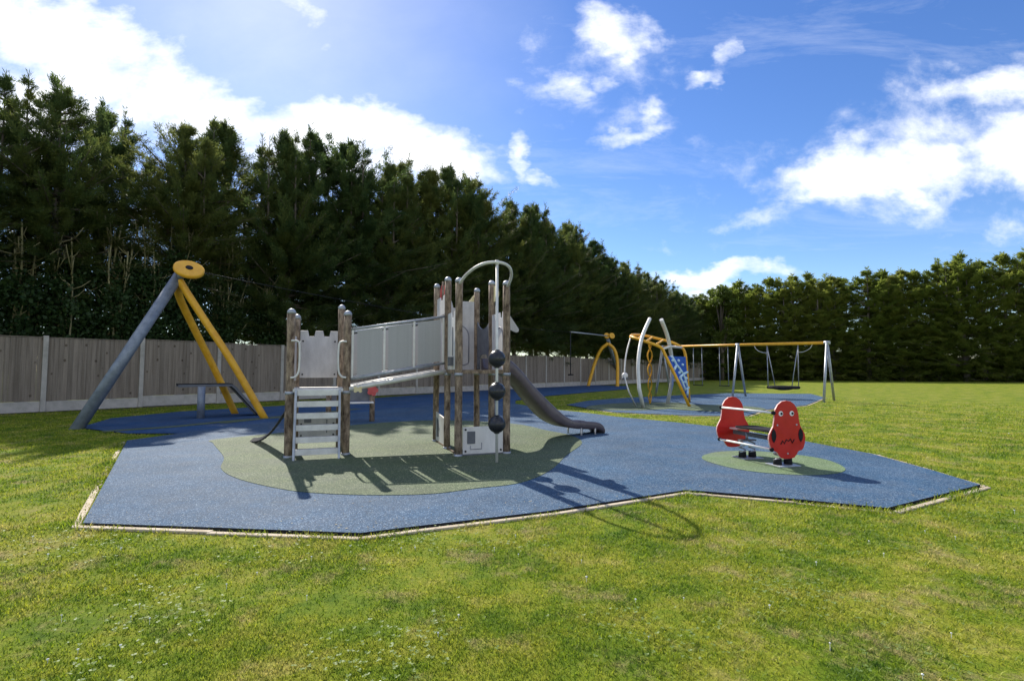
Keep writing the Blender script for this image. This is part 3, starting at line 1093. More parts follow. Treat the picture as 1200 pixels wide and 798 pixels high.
# climbing pole with arch and three balls
mid = (A['F'] + A['R']) / 2
out = -W_
arc = []
for t_ in np.linspace(0, math.pi, 25):
    c_, s_ = math.cos(t_), math.sin(t_)
    cx = math.copysign(abs(c_) ** .85, c_)
    arc.append(mid - U * (.35 * cx) + out * (.64 * s_ ** 1.0) + Z3 * (2.39 + .215 * s_))
arch = MB().tube(arc, .02, 10).build('arch', 'pale_metal', cf)
pb_ = mid + out * .64
pole = MB().tube([pb_ + Z3 * 0, pb_ + Z3 * 2.6], .0185, 12)
pole.tube([pb_ + Z3 * 2.575, pb_ + Z3 * 2.63], [.026, .026], 12)
po = pole.build('climbing_pole', 'pale_metal', cf)
for y_ in (420.5, 458.3, 497.0):
    z_ = P(581, y_, pb_.y).z
    m_ = MB().sphere(pb_ + Z3 * z_, .112, 28)
    for zz in (-.108, .108):
        m_.disc(pb_ + Z3 * (z_ + zz), Z3, .035, .02, 14)
    m_.build('ball', 'black_ball', po)

# slide
sb = [(-.40, 1.19, 1.40), (-.15, 1.15, 1.38), (.08, .96, 1.19), (.30, .70, .94), (.60, .385, .65), (.86, .23, .43), (1.08, .165, .31), (1.32, .135, .275), (1.55, .115, .25), (1.68, .075, .2), (1.74, .02, .12)]
s0, s1 = V((-.40, 8.42, 0)), V((1.62, 9.80, 0))
sd = (s1 - s0).normalized()
sn = V((sd.y, -sd.x, 0))
cs = []
cen = spline([V((x_, b_, t_)) for x_, b_, t_ in sb], 5)
hw = .21
for q in cen:
    fr = (q.x - s0.x) / (1.74 - s0.x)
    c = s0.lerp(s1, fr)
    b_, t_ = q.y, q.z
    h = t_ - b_
    ring = [(-hw + .03, b_), (hw - .03, b_), (hw, b_ + .04), (hw, t_ - .02), (hw - .015, t_), (hw - .04, t_), (hw - .05, t_ - .03), (hw - .08, b_ + h * .32), (hw - .14, b_ + h * .2),
            (-hw + .14, b_ + h * .2), (-hw + .08, b_ + h * .32), (-hw + .05, t_ - .03), (-hw + .04, t_), (-hw + .015, t_), (-hw, t_ - .02), (-hw, b_ + .04)]
    cs.append([c + sn * u_ + Z3 * z_ for u_, z_ in ring])
m_ = MB()
n_ = len(cs[0])
vs = [p for r_ in cs for p in r_]
fs = []
for i in range(len(cs) - 1):
    for j in range(n_):
        j2 = (j + 1) % n_
        fs.append((i * n_ + j, i * n_ + j2, (i + 1) * n_ + j2, (i + 1) * n_ + j))
m_.add(vs, fs, True)
o_ = len(m_.v) - len(vs)
m_.f += [tuple(range(n_)), tuple(o_ + (len(cs) - 1) * n_ + j for j in reversed(range(n_)))]
m_.s += [False, False]
m_.m += [0, 0]
sl = m_.build('slide', 'slide_plastic', cf)
for x_ in (1.24, 1.54):
    fr = (x_ - s0.x) / (1.74 - s0.x)
    c = s0.lerp(s1, fr)
    for sg in (-1, 1):
        MB().tube([c + sn * (sg * .18) + Z3 * .02, c + sn * (sg * .18) + Z3 * .16], .018, 8).build('slide_foot', 'pale_metal', sl)

# net ramp at the left of the step platform
m_ = MB()
na = [A['P1'] + W_ * (.14 + .42 * i / 4) - U * .05 + Z3 * .62 for i in range(5)]
nb_ = [G(296, 518) + W_ * (-.20 + .42 * i / 4) for i in range(5)]
lines = []
for i in range(5):
    l = []
    for t_ in np.linspace(0, 1, 14):
        p = na[i].lerp(nb_[i], t_)
        l.append(p - Z3 * (.13 * math.sin(math.pi * t_)) + Z3 * .03)
    lines.append([V((p.x, p.y, max(p.z, .035))) for p in l])
    m_.tube(lines[-1], .013, 6)
for t_ in range(1, 14):
    m_.tube([lines[i][t_] for i in range(5)], .011, 6)
    for i in range(5):
        m_.sphere(lines[i][t_], .019, 8)
m_.build('climbing_net', 'dark_net', cf)

# small play counter behind the bridge
pf = G(435.8, 495)
ct = thing('play_counter', 'low play counter on dark posts with a red wheel behind the sloping bridge', 'play counter', pf)
cu = -U
for off in (0, .95):
    p = pf + cu * off
    MB().tube([p, p + Z3 * .85], .06, 12).build('post', 'timber_post', ct)
MB().obox(pf + cu * .475 + Z3 * .47 - W_ * .12, U * .98, W_ * .28, Z3 * .035).build('shelf', 'pale_panel', ct, bevel=.006)
MB().obox(pf + cu * .475 + Z3 * .68 + W_ * .03, U * .84, W_ * .02, Z3 * .36).build('back_panel', 'dark_panel', ct, bevel=.006)
wc = pf + Z3 * .74 - W_ * .08
m_ = MB()
for t_ in range(5):
    a_ = t_ * 1.2566
    m_.disc(wc + U * (.075 * math.cos(a_)) + Z3 * (.075 * math.sin(a_)), W_, .055, .035, 14)
m_.disc(wc, W_, .07, .05, 14)
m_.build('wheel', 'faded_red', ct)

# ------------------------------------------------------------------ red rocker
rk = thing('spring_rocker', 'red two ended spring rocker with bug faced end panels on a pale green circle', 'spring rocker', (3.24, 6.6, 0))
AX = V((.22, -.975, 0)).normalized()
LT = V((.975, .22, 0))
sil = [(0, 1.0), (.10, .985), (.19, .93), (.25, .85), (.275, .76), (.285, .66), (.31, .56), (.36, .49), (.405, .42), (.42, .34), (.40, .25), (.37, .18), (.33, .14), (.27, .13), (.24, .115), (.20, .06), (.15, .015), (.07, 0), (0, 0)]
full = [(x_, z_) for x_, z_ in sil] + [(-x_, z_) for x_, z_ in reversed(sil[1:-1])]
fc, bc = P(921.5, 502, 6.27), P(858.5, 493, 7.22)
fc.z, bc.z = 0, 0
PH, PZ = .70, .135


def rocker_panel(c, sx, zoff=0.0):
    pts = [c + LT * (x_ * .72 * sx * 1.0) + Z3 * (PZ + zoff + z_ * PH) - AX * .011 for x_, z_ in full]
    m2 = MB().prism(pts, AX * .022, 0, 1)
    return m2.build('end_panel', ['red_plastic', 'red_edge'], rk, bevel=.003)


ep = rocker_panel(fc, .86)
ep2 = rocker_panel(bc, .86)
fx = fc + AX * .013
for sg in (-1, 1):
    e = fx + LT * (sg * .0775) + Z3 * (PZ + .775 * PH) - LT * 0.005
    ey = MB().disc(e, AX, .031, .006, 24)
    eo = ey.build('eye', 'white_paint', ep)
    MB().disc(e + AX * .005 + LT * .006, AX, .015, .006, 18).build('pupil', 'black_rubber', eo)
    c = fx + LT * (sg * .19) + Z3 * (PZ + .40 * PH)
    lf = [c + LT * (x_ * 1) + Z3 * z_ for x_, z_ in ((0, .085), (.025, .05), (.034, .0), (.022, -.05), (-.002, -.085), (-.026, -.045), (-.034, .01), (-.022, .055))]
    MB().prism(lf, AX * .004).build('spot', 'black_rubber', ep)
bb = MB()
for x_, z_ in ((-.17, .58), (.17, .58), (0, .09)):
    bb.disc(fx + LT * x_ * .8 + Z3 * (PZ + z_ * PH), AX, .011, .008, 10)
bb.build('bolt', 'galvanised', ep)
mk = [(-.12, .25), (-.085, .31), (-.055, .26), (-.02, .33), (.02, .30), (.05, .34), (.085, .27), (.12, .33)]
MB().tube([fx + LT * (x_ * .8) + Z3 * (PZ + z_ * PH) for x_, z_ in mk], .007, 6).build('face_mark', 'black_rubber', ep)
# rails on the left side of the panels, and hidden right side pair
for sg in (-1, 1):
    for zf, xo in ((.79, .285), (.165, .345)):
        a = bc + LT * (sg * xo * .62) + Z3 * (PZ + PH * zf)
        b_ = fc + LT * (sg * xo * .62) + Z3 * (PZ + PH * zf)
        if sg < 0:
            o = MB().tube([a, b_], .0135, 10).build('rail', 'white_paint', rk)
            for q in (a, b_):
                MB().sphere(q, .027, 12).build('rail_knob', 'black_rubber', o)
zs = PZ + PH * .43
o = MB().prism([bc.lerp(fc, t_) + LT * x_ + Z3 * zs for t_, x_ in ((.24, -.14), (.30, -.17), (.95, -.15), (.97, .12), (.3, .16), (.24, .12))], Z3 * .022).build('seat', 'black_rubber', rk, bevel=.006)
MB().obox(bc.lerp(fc, .5) + Z3 * (zs - .09), AX * .95, LT * .05, Z3 * .05).build('beam', 'dark_panel', rk, bevel=.005)
MB().obox(bc.lerp(fc, .14) + Z3 * (zs - .03), AX * .16, LT * .2, Z3 * .02).build('foot_rest', 'red_edge', rk, bevel=.004)
for px_, py_ in ((876, 539.5), (917.5, 548.5)):
    c = G(px_, py_)
    pl = MB().obox(c + Z3 * .042, LT * .30, AX * .26, Z3 * .014).build('base_plate', 'galvanised', rk, bevel=.004)
    for sg in (-1, 1):
        q = c + LT * (sg * .075)
        pts = [q + V((math.cos(a_) * .038, math.sin(a_) * .038, .07 + .012 * a_)) for a_ in np.linspace(0, 6.28 * 2.6, 50)]
        MB().tube(pts, .010, 6).build('spring', 'galvanised', rk)
        MB().tube([q + Z3 * .05, q + Z3 * .12], [.05, .046], 14).build('spring_cup', 'black_rubber', rk)
    top = c + Z3 * .30
    MB().obox(c + Z3 * .27, LT * .24, AX * .07, Z3 * .02).build('spring_clamp', 'dark_panel', rk, bevel=.003)
    MB().tube([c + Z3 * .27, c + Z3 * (zs - .06)], .02, 8).build('strut', 'galvanised', rk)

# ------------------------------------------------------------------ zip wire
hp = P(221.5, 316, 12.0)
foot = G(88, 503)
zt = thing('cableway_gantry', 'near zip wire frame with thick grey slanting pole and oval yellow head', 'gantry', foot, 'cableway gantries')
jt = P(207, 327, 12.0)
MB().tube([foot - Z3 * .05, jt + (jt - foot).normalized() * .12], [.118, .114], 18).build('pole', 'blue_grey_pole', zt)
l1, l2 = G(277, 485.5), G(312, 491)
MB().tube(spline([jt - Z3 * .06, P(211, 350, 12.4), P(229, 388, 13.0), P(252, 434, 13.6), l1 - Z3 * .05], 6), .085, 14).build('leg', 'yellow_paint', zt)
MB().tube(spline([jt - Z3 * .02 + V((.06, 0, 0)), P(219, 343, 12.1), P(241, 377, 12.25), P(271, 423, 12.4), l2 - Z3 * .05], 6), .085, 14).build('leg', 'yellow_paint', zt)
ax = V((.46, -.53, .70)).normalized()
hd1 = MB()
hd1.tube([hp - ax * .055, hp - ax * .03, hp + ax * .03, hp + ax * .055], [.29, .32, .32, .29], 30)
hdo = hd1.build('head', 'yellow_paint', zt)
for k_ in (-1, 1):
    MB().disc(hp + ax * .058 * k_, ax, .08, .02, 20).build('hub', 'black_rubber', hdo)
MB().tube([jt + V((.02, 0, 0)), hp], [.09, .06], 12).build('neck', 'blue_grey_pole', zt)

far_head = P(714, 394, 40.0)
zf = thing('cableway_gantry', 'far yellow arched zip wire frame by the fence with twin cable discs', 'gantry', V((far_head.x, 40, 0)), 'cableway gantries')
fj = P(712.5, 402.5, 40.0)
MB().tube(spline([G(689, 452.5) * 1.0 - Z3 * .05, P(697, 426, 40), P(704, 410, 40), fj], 6), .13, 10).build('leg', 'yellow_paint', zf)
MB().tube(spline([G(723.5, 453) - Z3 * .05, P(723.5, 425, 39.7), P(720, 410, 39.9), fj], 6), .13, 10).build('leg', 'yellow_paint', zf)
MB().tube([fj + Z3 * .3, P(726, 446, 47)], .14, 10).build('pole', 'blue_grey_pole', zf)
for x_ in (711, 717):
    MB().disc(P(x_, 393.5, 40.0), (.3, -.9, .2), .24, .12, 20).build('cable_disc', 'yellow_paint', zf)
zl = P(668.5, 389, 35.0)
m_ = MB()
cab = [hp]
for t_ in np.linspace(.06, 1, 24):
    p = hp.lerp(zl, t_)
    cab.append(p - Z3 * (.55 * 4 * t_ * (1 - t_) * .5))
m_.tube(cab + [far_head], .0075, 6)
tag(m_.build('zip_wire', 'dark_net', origin=hp), 'thin sagging dark steel zip wire between the two yellow frames', 'cable')
zs_ = thing('hanging_disc', 'dark disc seat hanging on a chain from the pale buffer tube by the fence', 'swing seat', V((zl.x, zl.y, 0)))
MB().tube([zl, zl.lerp(far_head, .93)], .05, 10).build('buffer_tube', 'galvanised', zs_)
se = P(668.7, 439, 35.0)
MB().tube([zl, se], .03, 6).build('chain', 'dark_net', zs_)
MB().disc(se, Z3, .2, .09, 20).build('seat', 'black_rubber', zs_)

# launch platform of the zip wire
lp = G(235, 491)
rt = thing('launch_ramp', 'dark launch ramp on a grey post under the yellow zip wire legs', 'ramp', lp)
zt_ = .83
MB().tube([lp, lp + Z3 * (zt_ - .03)], .085, 16).build('post', 'blue_grey_pole', rt)
a0, a1 = P(209, 449.5, 12.5), P(272, 448.8, 13.2)
a0.z = a1.z = zt_
b1 = G(306, 488)
nrm = V((-(a1 - a0).y, (a1 - a0).x, 0)).normalized()
pts = [a0, a1, a1.lerp(b1, .12) + Z3 * .03, b1 + Z3 * .02]
dk = MB()
for i in range(3):
    p0, p1 = pts[i], pts[i + 1]
    dk.prism([p0 + nrm * .02, p0 + nrm * .62, p1 + nrm * .62, p1 + nrm * .02], Z3 * .035)
dk.build('deck', 'black_rubber', rt)
rl = MB()
for off in (0, .64):
    for i in range(3):
        rl.bar(pts[i] + nrm * off - Z3 * .01, pts[i + 1] + nrm * off - Z3 * .01, .035, .06)
rl.build('side_rail', 'dark_panel', rt)

# ------------------------------------------------------------------ agility climber
cl = thing('agility_climber', 'yellow overhead ladder climber with curved white poles and blue climbing wall', 'climber', G(775, 476))


def px3(lst):
    return spline([P(*q) for q in lst], 6)


fp = G(754, 479)
MB().tube(px3([(761.5, 373.5, 17.2), (752, 397, 16.6), (748, 425, 16.1), (749, 455, 15.9)]) + [fp], .058, 12).build('curved_pole', 'pale_metal', cl)
fp2 = G(782, 474)
MB().tube(px3([(775, 374.5, 16.9), (783, 397, 17.4), (787.5, 425, 17.9), (787, 450, 18.1)]) + [fp2], .064, 12).build('curved_pole', 'pale_metal', cl)
fr_ = px3([(739, 394.5, 17.2), (745, 396.5, 16.9), (757, 400.5, 16.6), (770, 405, 16.5), (776, 409, 16.5), (780, 417, 16.5), (795, 448, 16.5)]) + [G(808.5, 477.5)]
bk_ = px3([(739, 394.5, 17.2), (742, 392.6, 17.6), (755, 393.3, 18.3), (772, 397.2, 18.5), (788, 401.5, 18.5), (799, 407.5, 18.5), (803, 415, 18.5), (804.5, 430, 18.5), (807, 460, 18.5)]) + [G(808, 472)]
MB().tube(fr_, .05, 10).build('ladder_rail', 'yellow_paint', cl)
MB().tube(bk_, .05, 10).build('ladder_rail', 'yellow_paint', cl)
for (a_, b_) in (((748, 397.8, 16.8), (752, 393.2, 18.1)), ((757, 400.5, 16.6), (764, 395.3, 18.4)), ((768, 404.3, 16.5), (777, 398.5, 18.5))):
    MB().tube([P(*a_), P(*b_)], .035, 8).build('rung', 'yellow_paint', cl)
MB().tube([P(776, 409, 16.5), P(786, 406, 17.5), P(799, 407.5, 18.5)], .04, 8).build('rung', 'pale_metal', cl)
# blue climbing wall in the plane between the two sloping rails
q = [P(781.5, 417.5, 16.55), P(803.5, 418, 18.45), P(807, 466, 18.45), P(799, 452, 16.6)]
pn = (q[1] - q[0]).cross(q[3] - q[0]).normalized()
if pn.dot(V((0, 0, 1.2)) - q[0]) < 0:
    pn = -pn


def wq(u_, v_, o_=.012):
    return q[0].lerp(q[1], u_).lerp(q[3].lerp(q[2], u_), v_) + pn * o_


wm_ = MB()
NG = 8
front = [wq(i / NG, j / NG, 0) for j in range(NG + 1) for i in range(NG + 1)]
back = [p - pn * .03 for p in front]
ng1 = NG + 1
ff = []
for j in range(NG):
    for i in range(NG):
        a_ = j * ng1 + i
        ff.append((a_, a_ + 1, a_ + ng1 + 1, a_ + ng1))
        ff.append(tuple(k_ + len(front) for k_ in (a_ + ng1, a_ + ng1 + 1, a_ + 1, a_)))
rimi = [i for i in range(NG)] + [NG + j * ng1 for j in range(NG)] + [NG * ng1 + i for i in range(NG, 0, -1)] + [j * ng1 for j in range(NG, 0, -1)]
for i_, a_ in enumerate(rimi):
    b_ = rimi[(i_ + 1) % len(rimi)]
    ff.append((b_, a_, a_ + len(front), b_ + len(front)))
wall = wm_.add(front + back, ff).build('climbing_wall', 'blue_panel', cl)
rope = MB()
for seg in (((.0, .45), (.30, .27)), ((.3, .27), (.2, .0)), ((.3, .27), (.62, .48)), ((.62, .48), (1.0, .38)), ((.62, .48), (.22, .66)), ((.62, .48), (.85, .78)), ((.85, .78), (1, .76)), ((.85, .78), (.72, 1)), ((.22, .66), (.4, .98))):
    rope.tube([wq(seg[0][0] + (seg[1][0] - seg[0][0]) * t_, seg[0][1] + (seg[1][1] - seg[0][1]) * t_, .02) for t_ in (0, .25, .5, .75, 1)], .045, 6)
rope.build('rope_net', 'sky_blue_paint', wall)
for u_, v_ in ((.15, .14), (.7, .22), (.45, .42), (.85, .55), (.3, .5), (.6, .7), (.5, .12), (.72, .86)):
    MB().sphere(wq(u_, v_, .02), .06, 10, (1, 1, .8)).build('hand_hold', 'sky_blue_paint', wall)
# twisted yellow climbing pole
tw = [P(761.5, 402, 17.4), G(761.7, 474)]
for ph in (0, math.pi):
    pts = []
    for t_ in np.linspace(0, 1, 60):
        c = tw[0].lerp(tw[1], t_)
        amp = .085 * min(1, (1 - t_) * 6) * min(1, t_ * 8 + .2)
        pts.append(c + V((math.cos(t_ * 14 + ph) * amp, math.sin(t_ * 16 + ph) * amp, 0)))
    MB().tube(pts, .024, 8).build('twisted_pole', 'yellow_paint', cl)
# thin curved pole with ball
bl_ = MB().tube(px3([(739, 395.5, 17.2), (734.5, 412, 16.9), (732.3, 428, 16.7), (732.5, 443, 16.5), (737, 459, 16.3)]) + [G(745.5, 477)], .024, 8).build('ball_pole', 'pale_metal', cl)
bb_ = P(732.3, 440, 16.6)
MB().sphere(bb_, .10, 18).build('ball', 'pale_panel', bl_)
MB().disc(bb_ - Z3 * .09, Z3, .11, .06, 16).build('ball_seat', 'dark_panel', bl_)
MB().tube([P(776, 409, 17.3), P(772, 440, 19), G(768.5, 463.5)], .04, 8).build('support_pole', 'pale_metal', cl)

# ------------------------------------------------------------------ swings
TR, TL = V((12.2, 19.8, 2.27)), V((7.7, 26.2, 2.40))
bdv = (TL - TR)
sw = thing('swing_frame', 'long swing frame with yellow top bar on three grey legged trestles', 'swing frame', V((10.08, 22.8, 0)))
MB().tube([TR - bdv.normalized() * .06, TL + bdv.normalized() * .06], .058, 14).build('top_bar', 'yellow_paint', sw)
SP = V((.70, .714, 0)) * .78
for t_ in (0, .4716, 1):
    tp = TR.lerp(TL, t_)
    for sg in (-1, 1):
        b_ = V((tp.x, tp.y, 0)) + SP * sg
        MB().tube([b_ - Z3 * .03, tp - Z3 * .02 + SP * (sg * .05)], .048, 12).build('leg', 'galvanised', sw)
    MB().tube([tp - bdv.normalized() * .10, tp + bdv.normalized() * .10], .068, 14).build('bracket', 'galvanised', sw)


def on_bar(px_):
    """point of the top bar seen at this column"""
    t_ = min(np.linspace(0, 1, 2000), key=lambda q_: abs(600 + 600 * TR.lerp(TL, q_).x / TR.lerp(TL, q_).y - px_))
    return TR.lerp(TL, float(t_))


bx = [on_bar(899), on_bar(935.5)]
bcn = (bx[0] + bx[1]) / 2
bcn.z = .50
ns = thing('basket_swing', 'round dark basket swing hanging between the two right trestles', 'swing', V((bcn.x, bcn.y, 0)))
al = bdv.normalized()
al.z = 0
al.normalize()
ac = V((-al.y, al.x, 0))
rb = .56
ring = [bcn + al * (rb * math.cos(a_)) + ac * (rb * math.sin(a_)) for a_ in np.linspace(0, 6.2832, 40)]
MB().tube(ring, .06, 10, cap=False).build('rim', 'black_rubber', ns)
m_ = MB()
for i in range(-6, 7):
    x_ = i * .08
    hl_ = math.sqrt(max(0, .54 ** 2 - x_ ** 2))
    for (e1, e2) in ((al, ac), (ac, al)):
        m_.tube([bcn + e1 * x_ + e2 * (hl_ * u_) - Z3 * (.11 * (1 - u_ * u_) * (1 - (x_ / .54) ** 2)) for u_ in np.linspace(-1, 1, 7)], .012, 5)
m_.build('net', 'dark_net', ns)
for i, tp in enumerate((bx[1], bx[0])):
    sg = -1 if i == 0 else 1
    jn = tp - Z3 * .9 + (bcn - tp) * .12
    jn.z = tp.z - 1.0
    for c_ in (-.5, .5):
        e = bcn + al * (sg * rb * .86) + ac * (c_ * rb)
        MB().tube([tp - Z3 * .06, tp.lerp(e, .55), e], .017, 6).build('chain', 'galvanised', ns)
    dirv = -al if i == 0 else al
    pts = [tp + dirv * .55 - Z3 * .06, tp + dirv * .45 - Z3 * .22, tp + dirv * .22 - Z3 * .34, tp - Z3 * .36]
    MB().tube(spline(pts, 5), .014, 6).build('safety_cable', 'pale_metal', ns)
fs_ = None
for x0, x1, lab in ((812.5, 822.5, 'flat swing on thin chains, farther one beside the blue climbing wall'), (843, 853, 'flat swing on thin chains, nearer one beside the middle trestle')):
    p0, p1 = on_bar(x0), on_bar(x1)
    c = (p0 + p1) / 2
    o = thing('flat_swing', lab, 'swing', V((c.x, c.y, 0)), 'flat swings in the far bay')
    for p in (p0, p1):
        MB().tube([p - Z3 * .05, V((p.x, p.y, .52))], .014, 6).build('chain', 'galvanised', o)
    MB().obox(V((c.x, c.y, .50)), bdv.normalized() * .46, ac * .18, Z3 * .035).build('seat', 'black_rubber', o, bevel=.01)

# ------------------------------------------------------------------ grass blades


def inside(poly, x, y, grow=0.0):
    c = np.zeros(len(x), bool)
    n = len(poly)
    px_ = np.array([p.x for p in poly])
    py_ = np.array([p.y for p in poly])
    j = n - 1
    for i in range(n):
        if py_[i] != py_[j]:
            cr = ((py_[i] > y) != (py_[j] > y)) & (x < (px_[j] - px_[i]) * (y - py_[i]) / (py_[j] - py_[i]) + px_[i])
            c ^= cr
        j = i
    return c


def lumps(x, y, s, seed):
    r = np.random.default_rng(seed)
    v = np.zeros_like(x)
    for k in range(8):
        a = r.random() * 6.28
        f = s * r.uniform(.5, 2.2)
        v += np.sin(x * math.cos(a) * f + y * math.sin(a) * f + r.random() * 6.28)
    return v / 8


N = 760000
r_ = rng.random(N)
e = .3
rad = ((1.2 ** e) + r_ * (27 ** e - 1.2 ** e)) ** (1 / e)
ang = rng.uniform(-R(54), R(54), N)
x = rad * np.sin(ang)
y = rad * np.cos(ang)
keep = ~(inside(MAIN, x, y) | inside(BACK, x, y) | inside(CLIMB, x, y))
fd = (x - FO.x) * FN.x + (y - FO.y) * FN.y
keep &= fd > .25
dens = lumps(x, y, 3.0, 5) + lumps(x, y, 9.0, 6) * .8
worn = lumps(x, y, 5.0, 15) + lumps(x, y, 14.0, 16) * .7
keep &= rng.random(N) < np.clip(.80 + dens * .9, .22, 1) * np.clip(1.2 - np.clip(worn - .18, 0, 1) * 2.0, .5, 1) * np.clip((27 - np.sqrt(x * x + y * y)) / 14, 0.03, 1)
x, y, rad = x[keep], y[keep], rad[keep]
NB = len(x)
ex_, ey_ = [], []
for i in range(16):
    a_, b_ = MAIN[i], MAIN[(i + 1) % len(MAIN)]
    L_ = (b_ - a_).length
    if max(a_.y, b_.y) > 11:
        continue
    k = int(L_ * 620)
    t_ = rng.random(k)
    dd_ = (b_ - a_).normalized()
    o_ = V((-dd_.y, dd_.x, 0))
    if inside(MAIN, np.array([(a_.x + b_.x) / 2 + o_.x * .03]), np.array([(a_.y + b_.y) / 2 + o_.y * .03]))[0]:
        o_ = -o_
    off = rng.gamma(2.0, .035, k) + .012
    xx = a_.x + (b_.x - a_.x) * t_ + o_.x * off
    yy2 = a_.y + (b_.y - a_.y) * t_ + o_.y * off
    kp = rng.random(k) < np.clip(.35 + 1.6 * lumps(xx, yy2, 6.0, 44), .03, 1)
    ex_.append(xx[kp])
    ey_.append(yy2[kp])
x = np.concatenate([x] + ex_)
y = np.concatenate([y] + ey_)
rad = np.sqrt(x * x + y * y)
n = len(x)
az = rng.random(n) * 6.283
hgt = rng.uniform(.014, .034, n) * (1 + .35 * lumps(x, y, 2.2, 9)) * np.clip((rad / 5) ** .25, .85, 1.4)
hgt[NB:] *= rng.uniform(1.1, 2.4, n - NB)
lean = rng.uniform(.2, 1.1, n) * hgt
wd = .0017 * (np.maximum(rad, 2) / 2) ** .75 * rng.uniform(.7, 1.3, n)
dx, dy = np.cos(az), np.sin(az)
sx, sy = -dy, dx
v = np.zeros((n, 5, 3), np.float32)
for i, (t_, ws) in enumerate(((0, 1), (0, -1), (.55, -.8), (.55, .8), (1, 0))):
    v[:, i, 0] = x + dx * lean * t_ ** 1.6 + sx * wd * ws
    v[:, i, 1] = y + dy * lean * t_ ** 1.6 + sy * wd * ws
    v[:, i, 2] = hgt * (t_ - .18 * t_ * t_) - .003
me = bpy.data.meshes.new('grass')
me.vertices.add(n * 5)
me.vertices.foreach_set('co', v.ravel())
base = (np.arange(n, dtype=np.int32) * 5)[:, None]
li = np.concatenate([base + np.array([0, 1, 2, 3]), base + np.array([3, 2, 4])], 1).astype(np.int32)
me.loops.add(n * 7)
me.loops.foreach_set('vertex_index', li.ravel())
me.polygons.add(n * 2)
ls = (np.arange(n, dtype=np.int32) * 7)[:, None] + np.array([0, 4], np.int32)
me.polygons.foreach_set('loop_start', ls.ravel().astype(np.int32))
me.polygons.foreach_set('loop_total', np.tile(np.array([4, 3], np.int32), n))
me.update(calc_edges=True)
at = me.attributes.new('rnd', 'FLOAT', 'POINT')
at.data.foreach_set('value', np.repeat(rng.random(n).astype(np.float32), 5))
me.materials.append(MATS['grass_blade'])
o = bpy.data.objects.new('grass', me)
COL.objects.link(o)
tag(o, 'short mown yellow green lawn grass around the rubber surface', 'grass', kind='stuff')

# white clover flowers scattered in patches
m_ = MB()
rr = random.Random(77)
patch = [G(a_, b_) for a_, b_ in ((130, 785), (180, 730), (200, 722), (415, 780), (435, 790), (320, 655), (180, 710), (615, 645), (520, 632), (735, 735), (790, 760), (1060, 640), (1075, 790), (960, 712), (340, 630), (60, 640), (1140, 600), (500, 745), (930, 690), (480, 640), (1000, 470), (1080, 500))]
for c in patch:
    s_ = .10 + .05 * c.length
    for i in range(rr.randint(1, 3)):
        p = c + V((rr.gauss(0, s_), rr.gauss(0, s_), 0))
        if inside(MAIN, np.array([p.x]), np.array([p.y]))[0]:
            continue
        r0 = rr.uniform(.0035, .006) * (1 + .06 * c.length)
        h = rr.uniform(.016, .034)
        m_.tube([p, p + Z3 * h], .0012, 3, False)
        m_.sphere(p + Z3 * h, r0, 6, (1, 1, .7))
for i in range(10):
    a_ = rr.uniform(-.8, .8)
    d_ = 1.8 + 14 * rr.random() ** 1.6
    p = V((math.sin(a_) * d_, math.cos(a_) * d_, 0))
    if inside(MAIN, np.array([p.x]), np.array([p.y]))[0] or inside(BACK, np.array([p.x]), np.array([p.y]))[0]:
        continue
    h = rr.uniform(.012, .03)
    m_.tube([p, p + Z3 * h], .0012, 3, False)
    m_.sphere(p + Z3 * h, rr.uniform(.0035, .006) * (1 + .05 * d_), 6, (1, 1, .7))
tag(m_.build('clover_flowers', 'white_petal'), 'tiny white clover flowers scattered in the lawn', 'flowers', kind='stuff')

# flat pale clover leaves in the same patches
pp, dd, ww = [], [], []
r2 = np.random.default_rng(4)
extra = [V((math.sin(a_) * d_, math.cos(a_) * d_, 0)) for a_, d_ in zip(r2.uniform(-.8, .8, 9), 1.9 + 9 * r2.random(9) ** 1.5)]
for c in patch + extra:
    k = int(r2.integers(20, 60))
    s_ = .07 + .035 * c.length
    p = np.array([c.x, c.y, 0]) + np.stack([r2.normal(0, s_, k), r2.normal(0, s_ * .8, k), r2.uniform(.022, .042, k)], 1)
    p = p[~inside(MAIN, p[:, 0], p[:, 1])]
    for t_ in range(3):
        az_ = r2.random(len(p)) * .8 + t_ * 2.094 + p[:, 0] * 90
        d = np.stack([np.cos(az_), np.sin(az_), r2.uniform(-.1, .45, len(p))], 1)
        w = np.stack([-np.sin(az_), np.cos(az_), r2.uniform(-.3, .3, len(p))], 1)
        L_ = (r2.uniform(.007, .013, len(p)) * (1 + .05 * c.length))[:, None]
        pp.append(p)
        dd.append(d * L_)
        ww.append(w * L_ * .45)
leaf_mat('clover_leaf', [(0.30, (0.16, 0.24, 0.05)), (0.5, (0.24, 0.31, 0.09)), (0.70, (0.34, 0.39, 0.16))], 0.35)
o = bpy.data.objects.new('clover', diamonds('clover', np.concatenate(pp), np.concatenate(dd), np.concatenate(ww), 'clover_leaf'))
COL.objects.link(o)
tag(o, 'patches of pale green clover leaves low in the lawn', 'clover', kind='stuff')

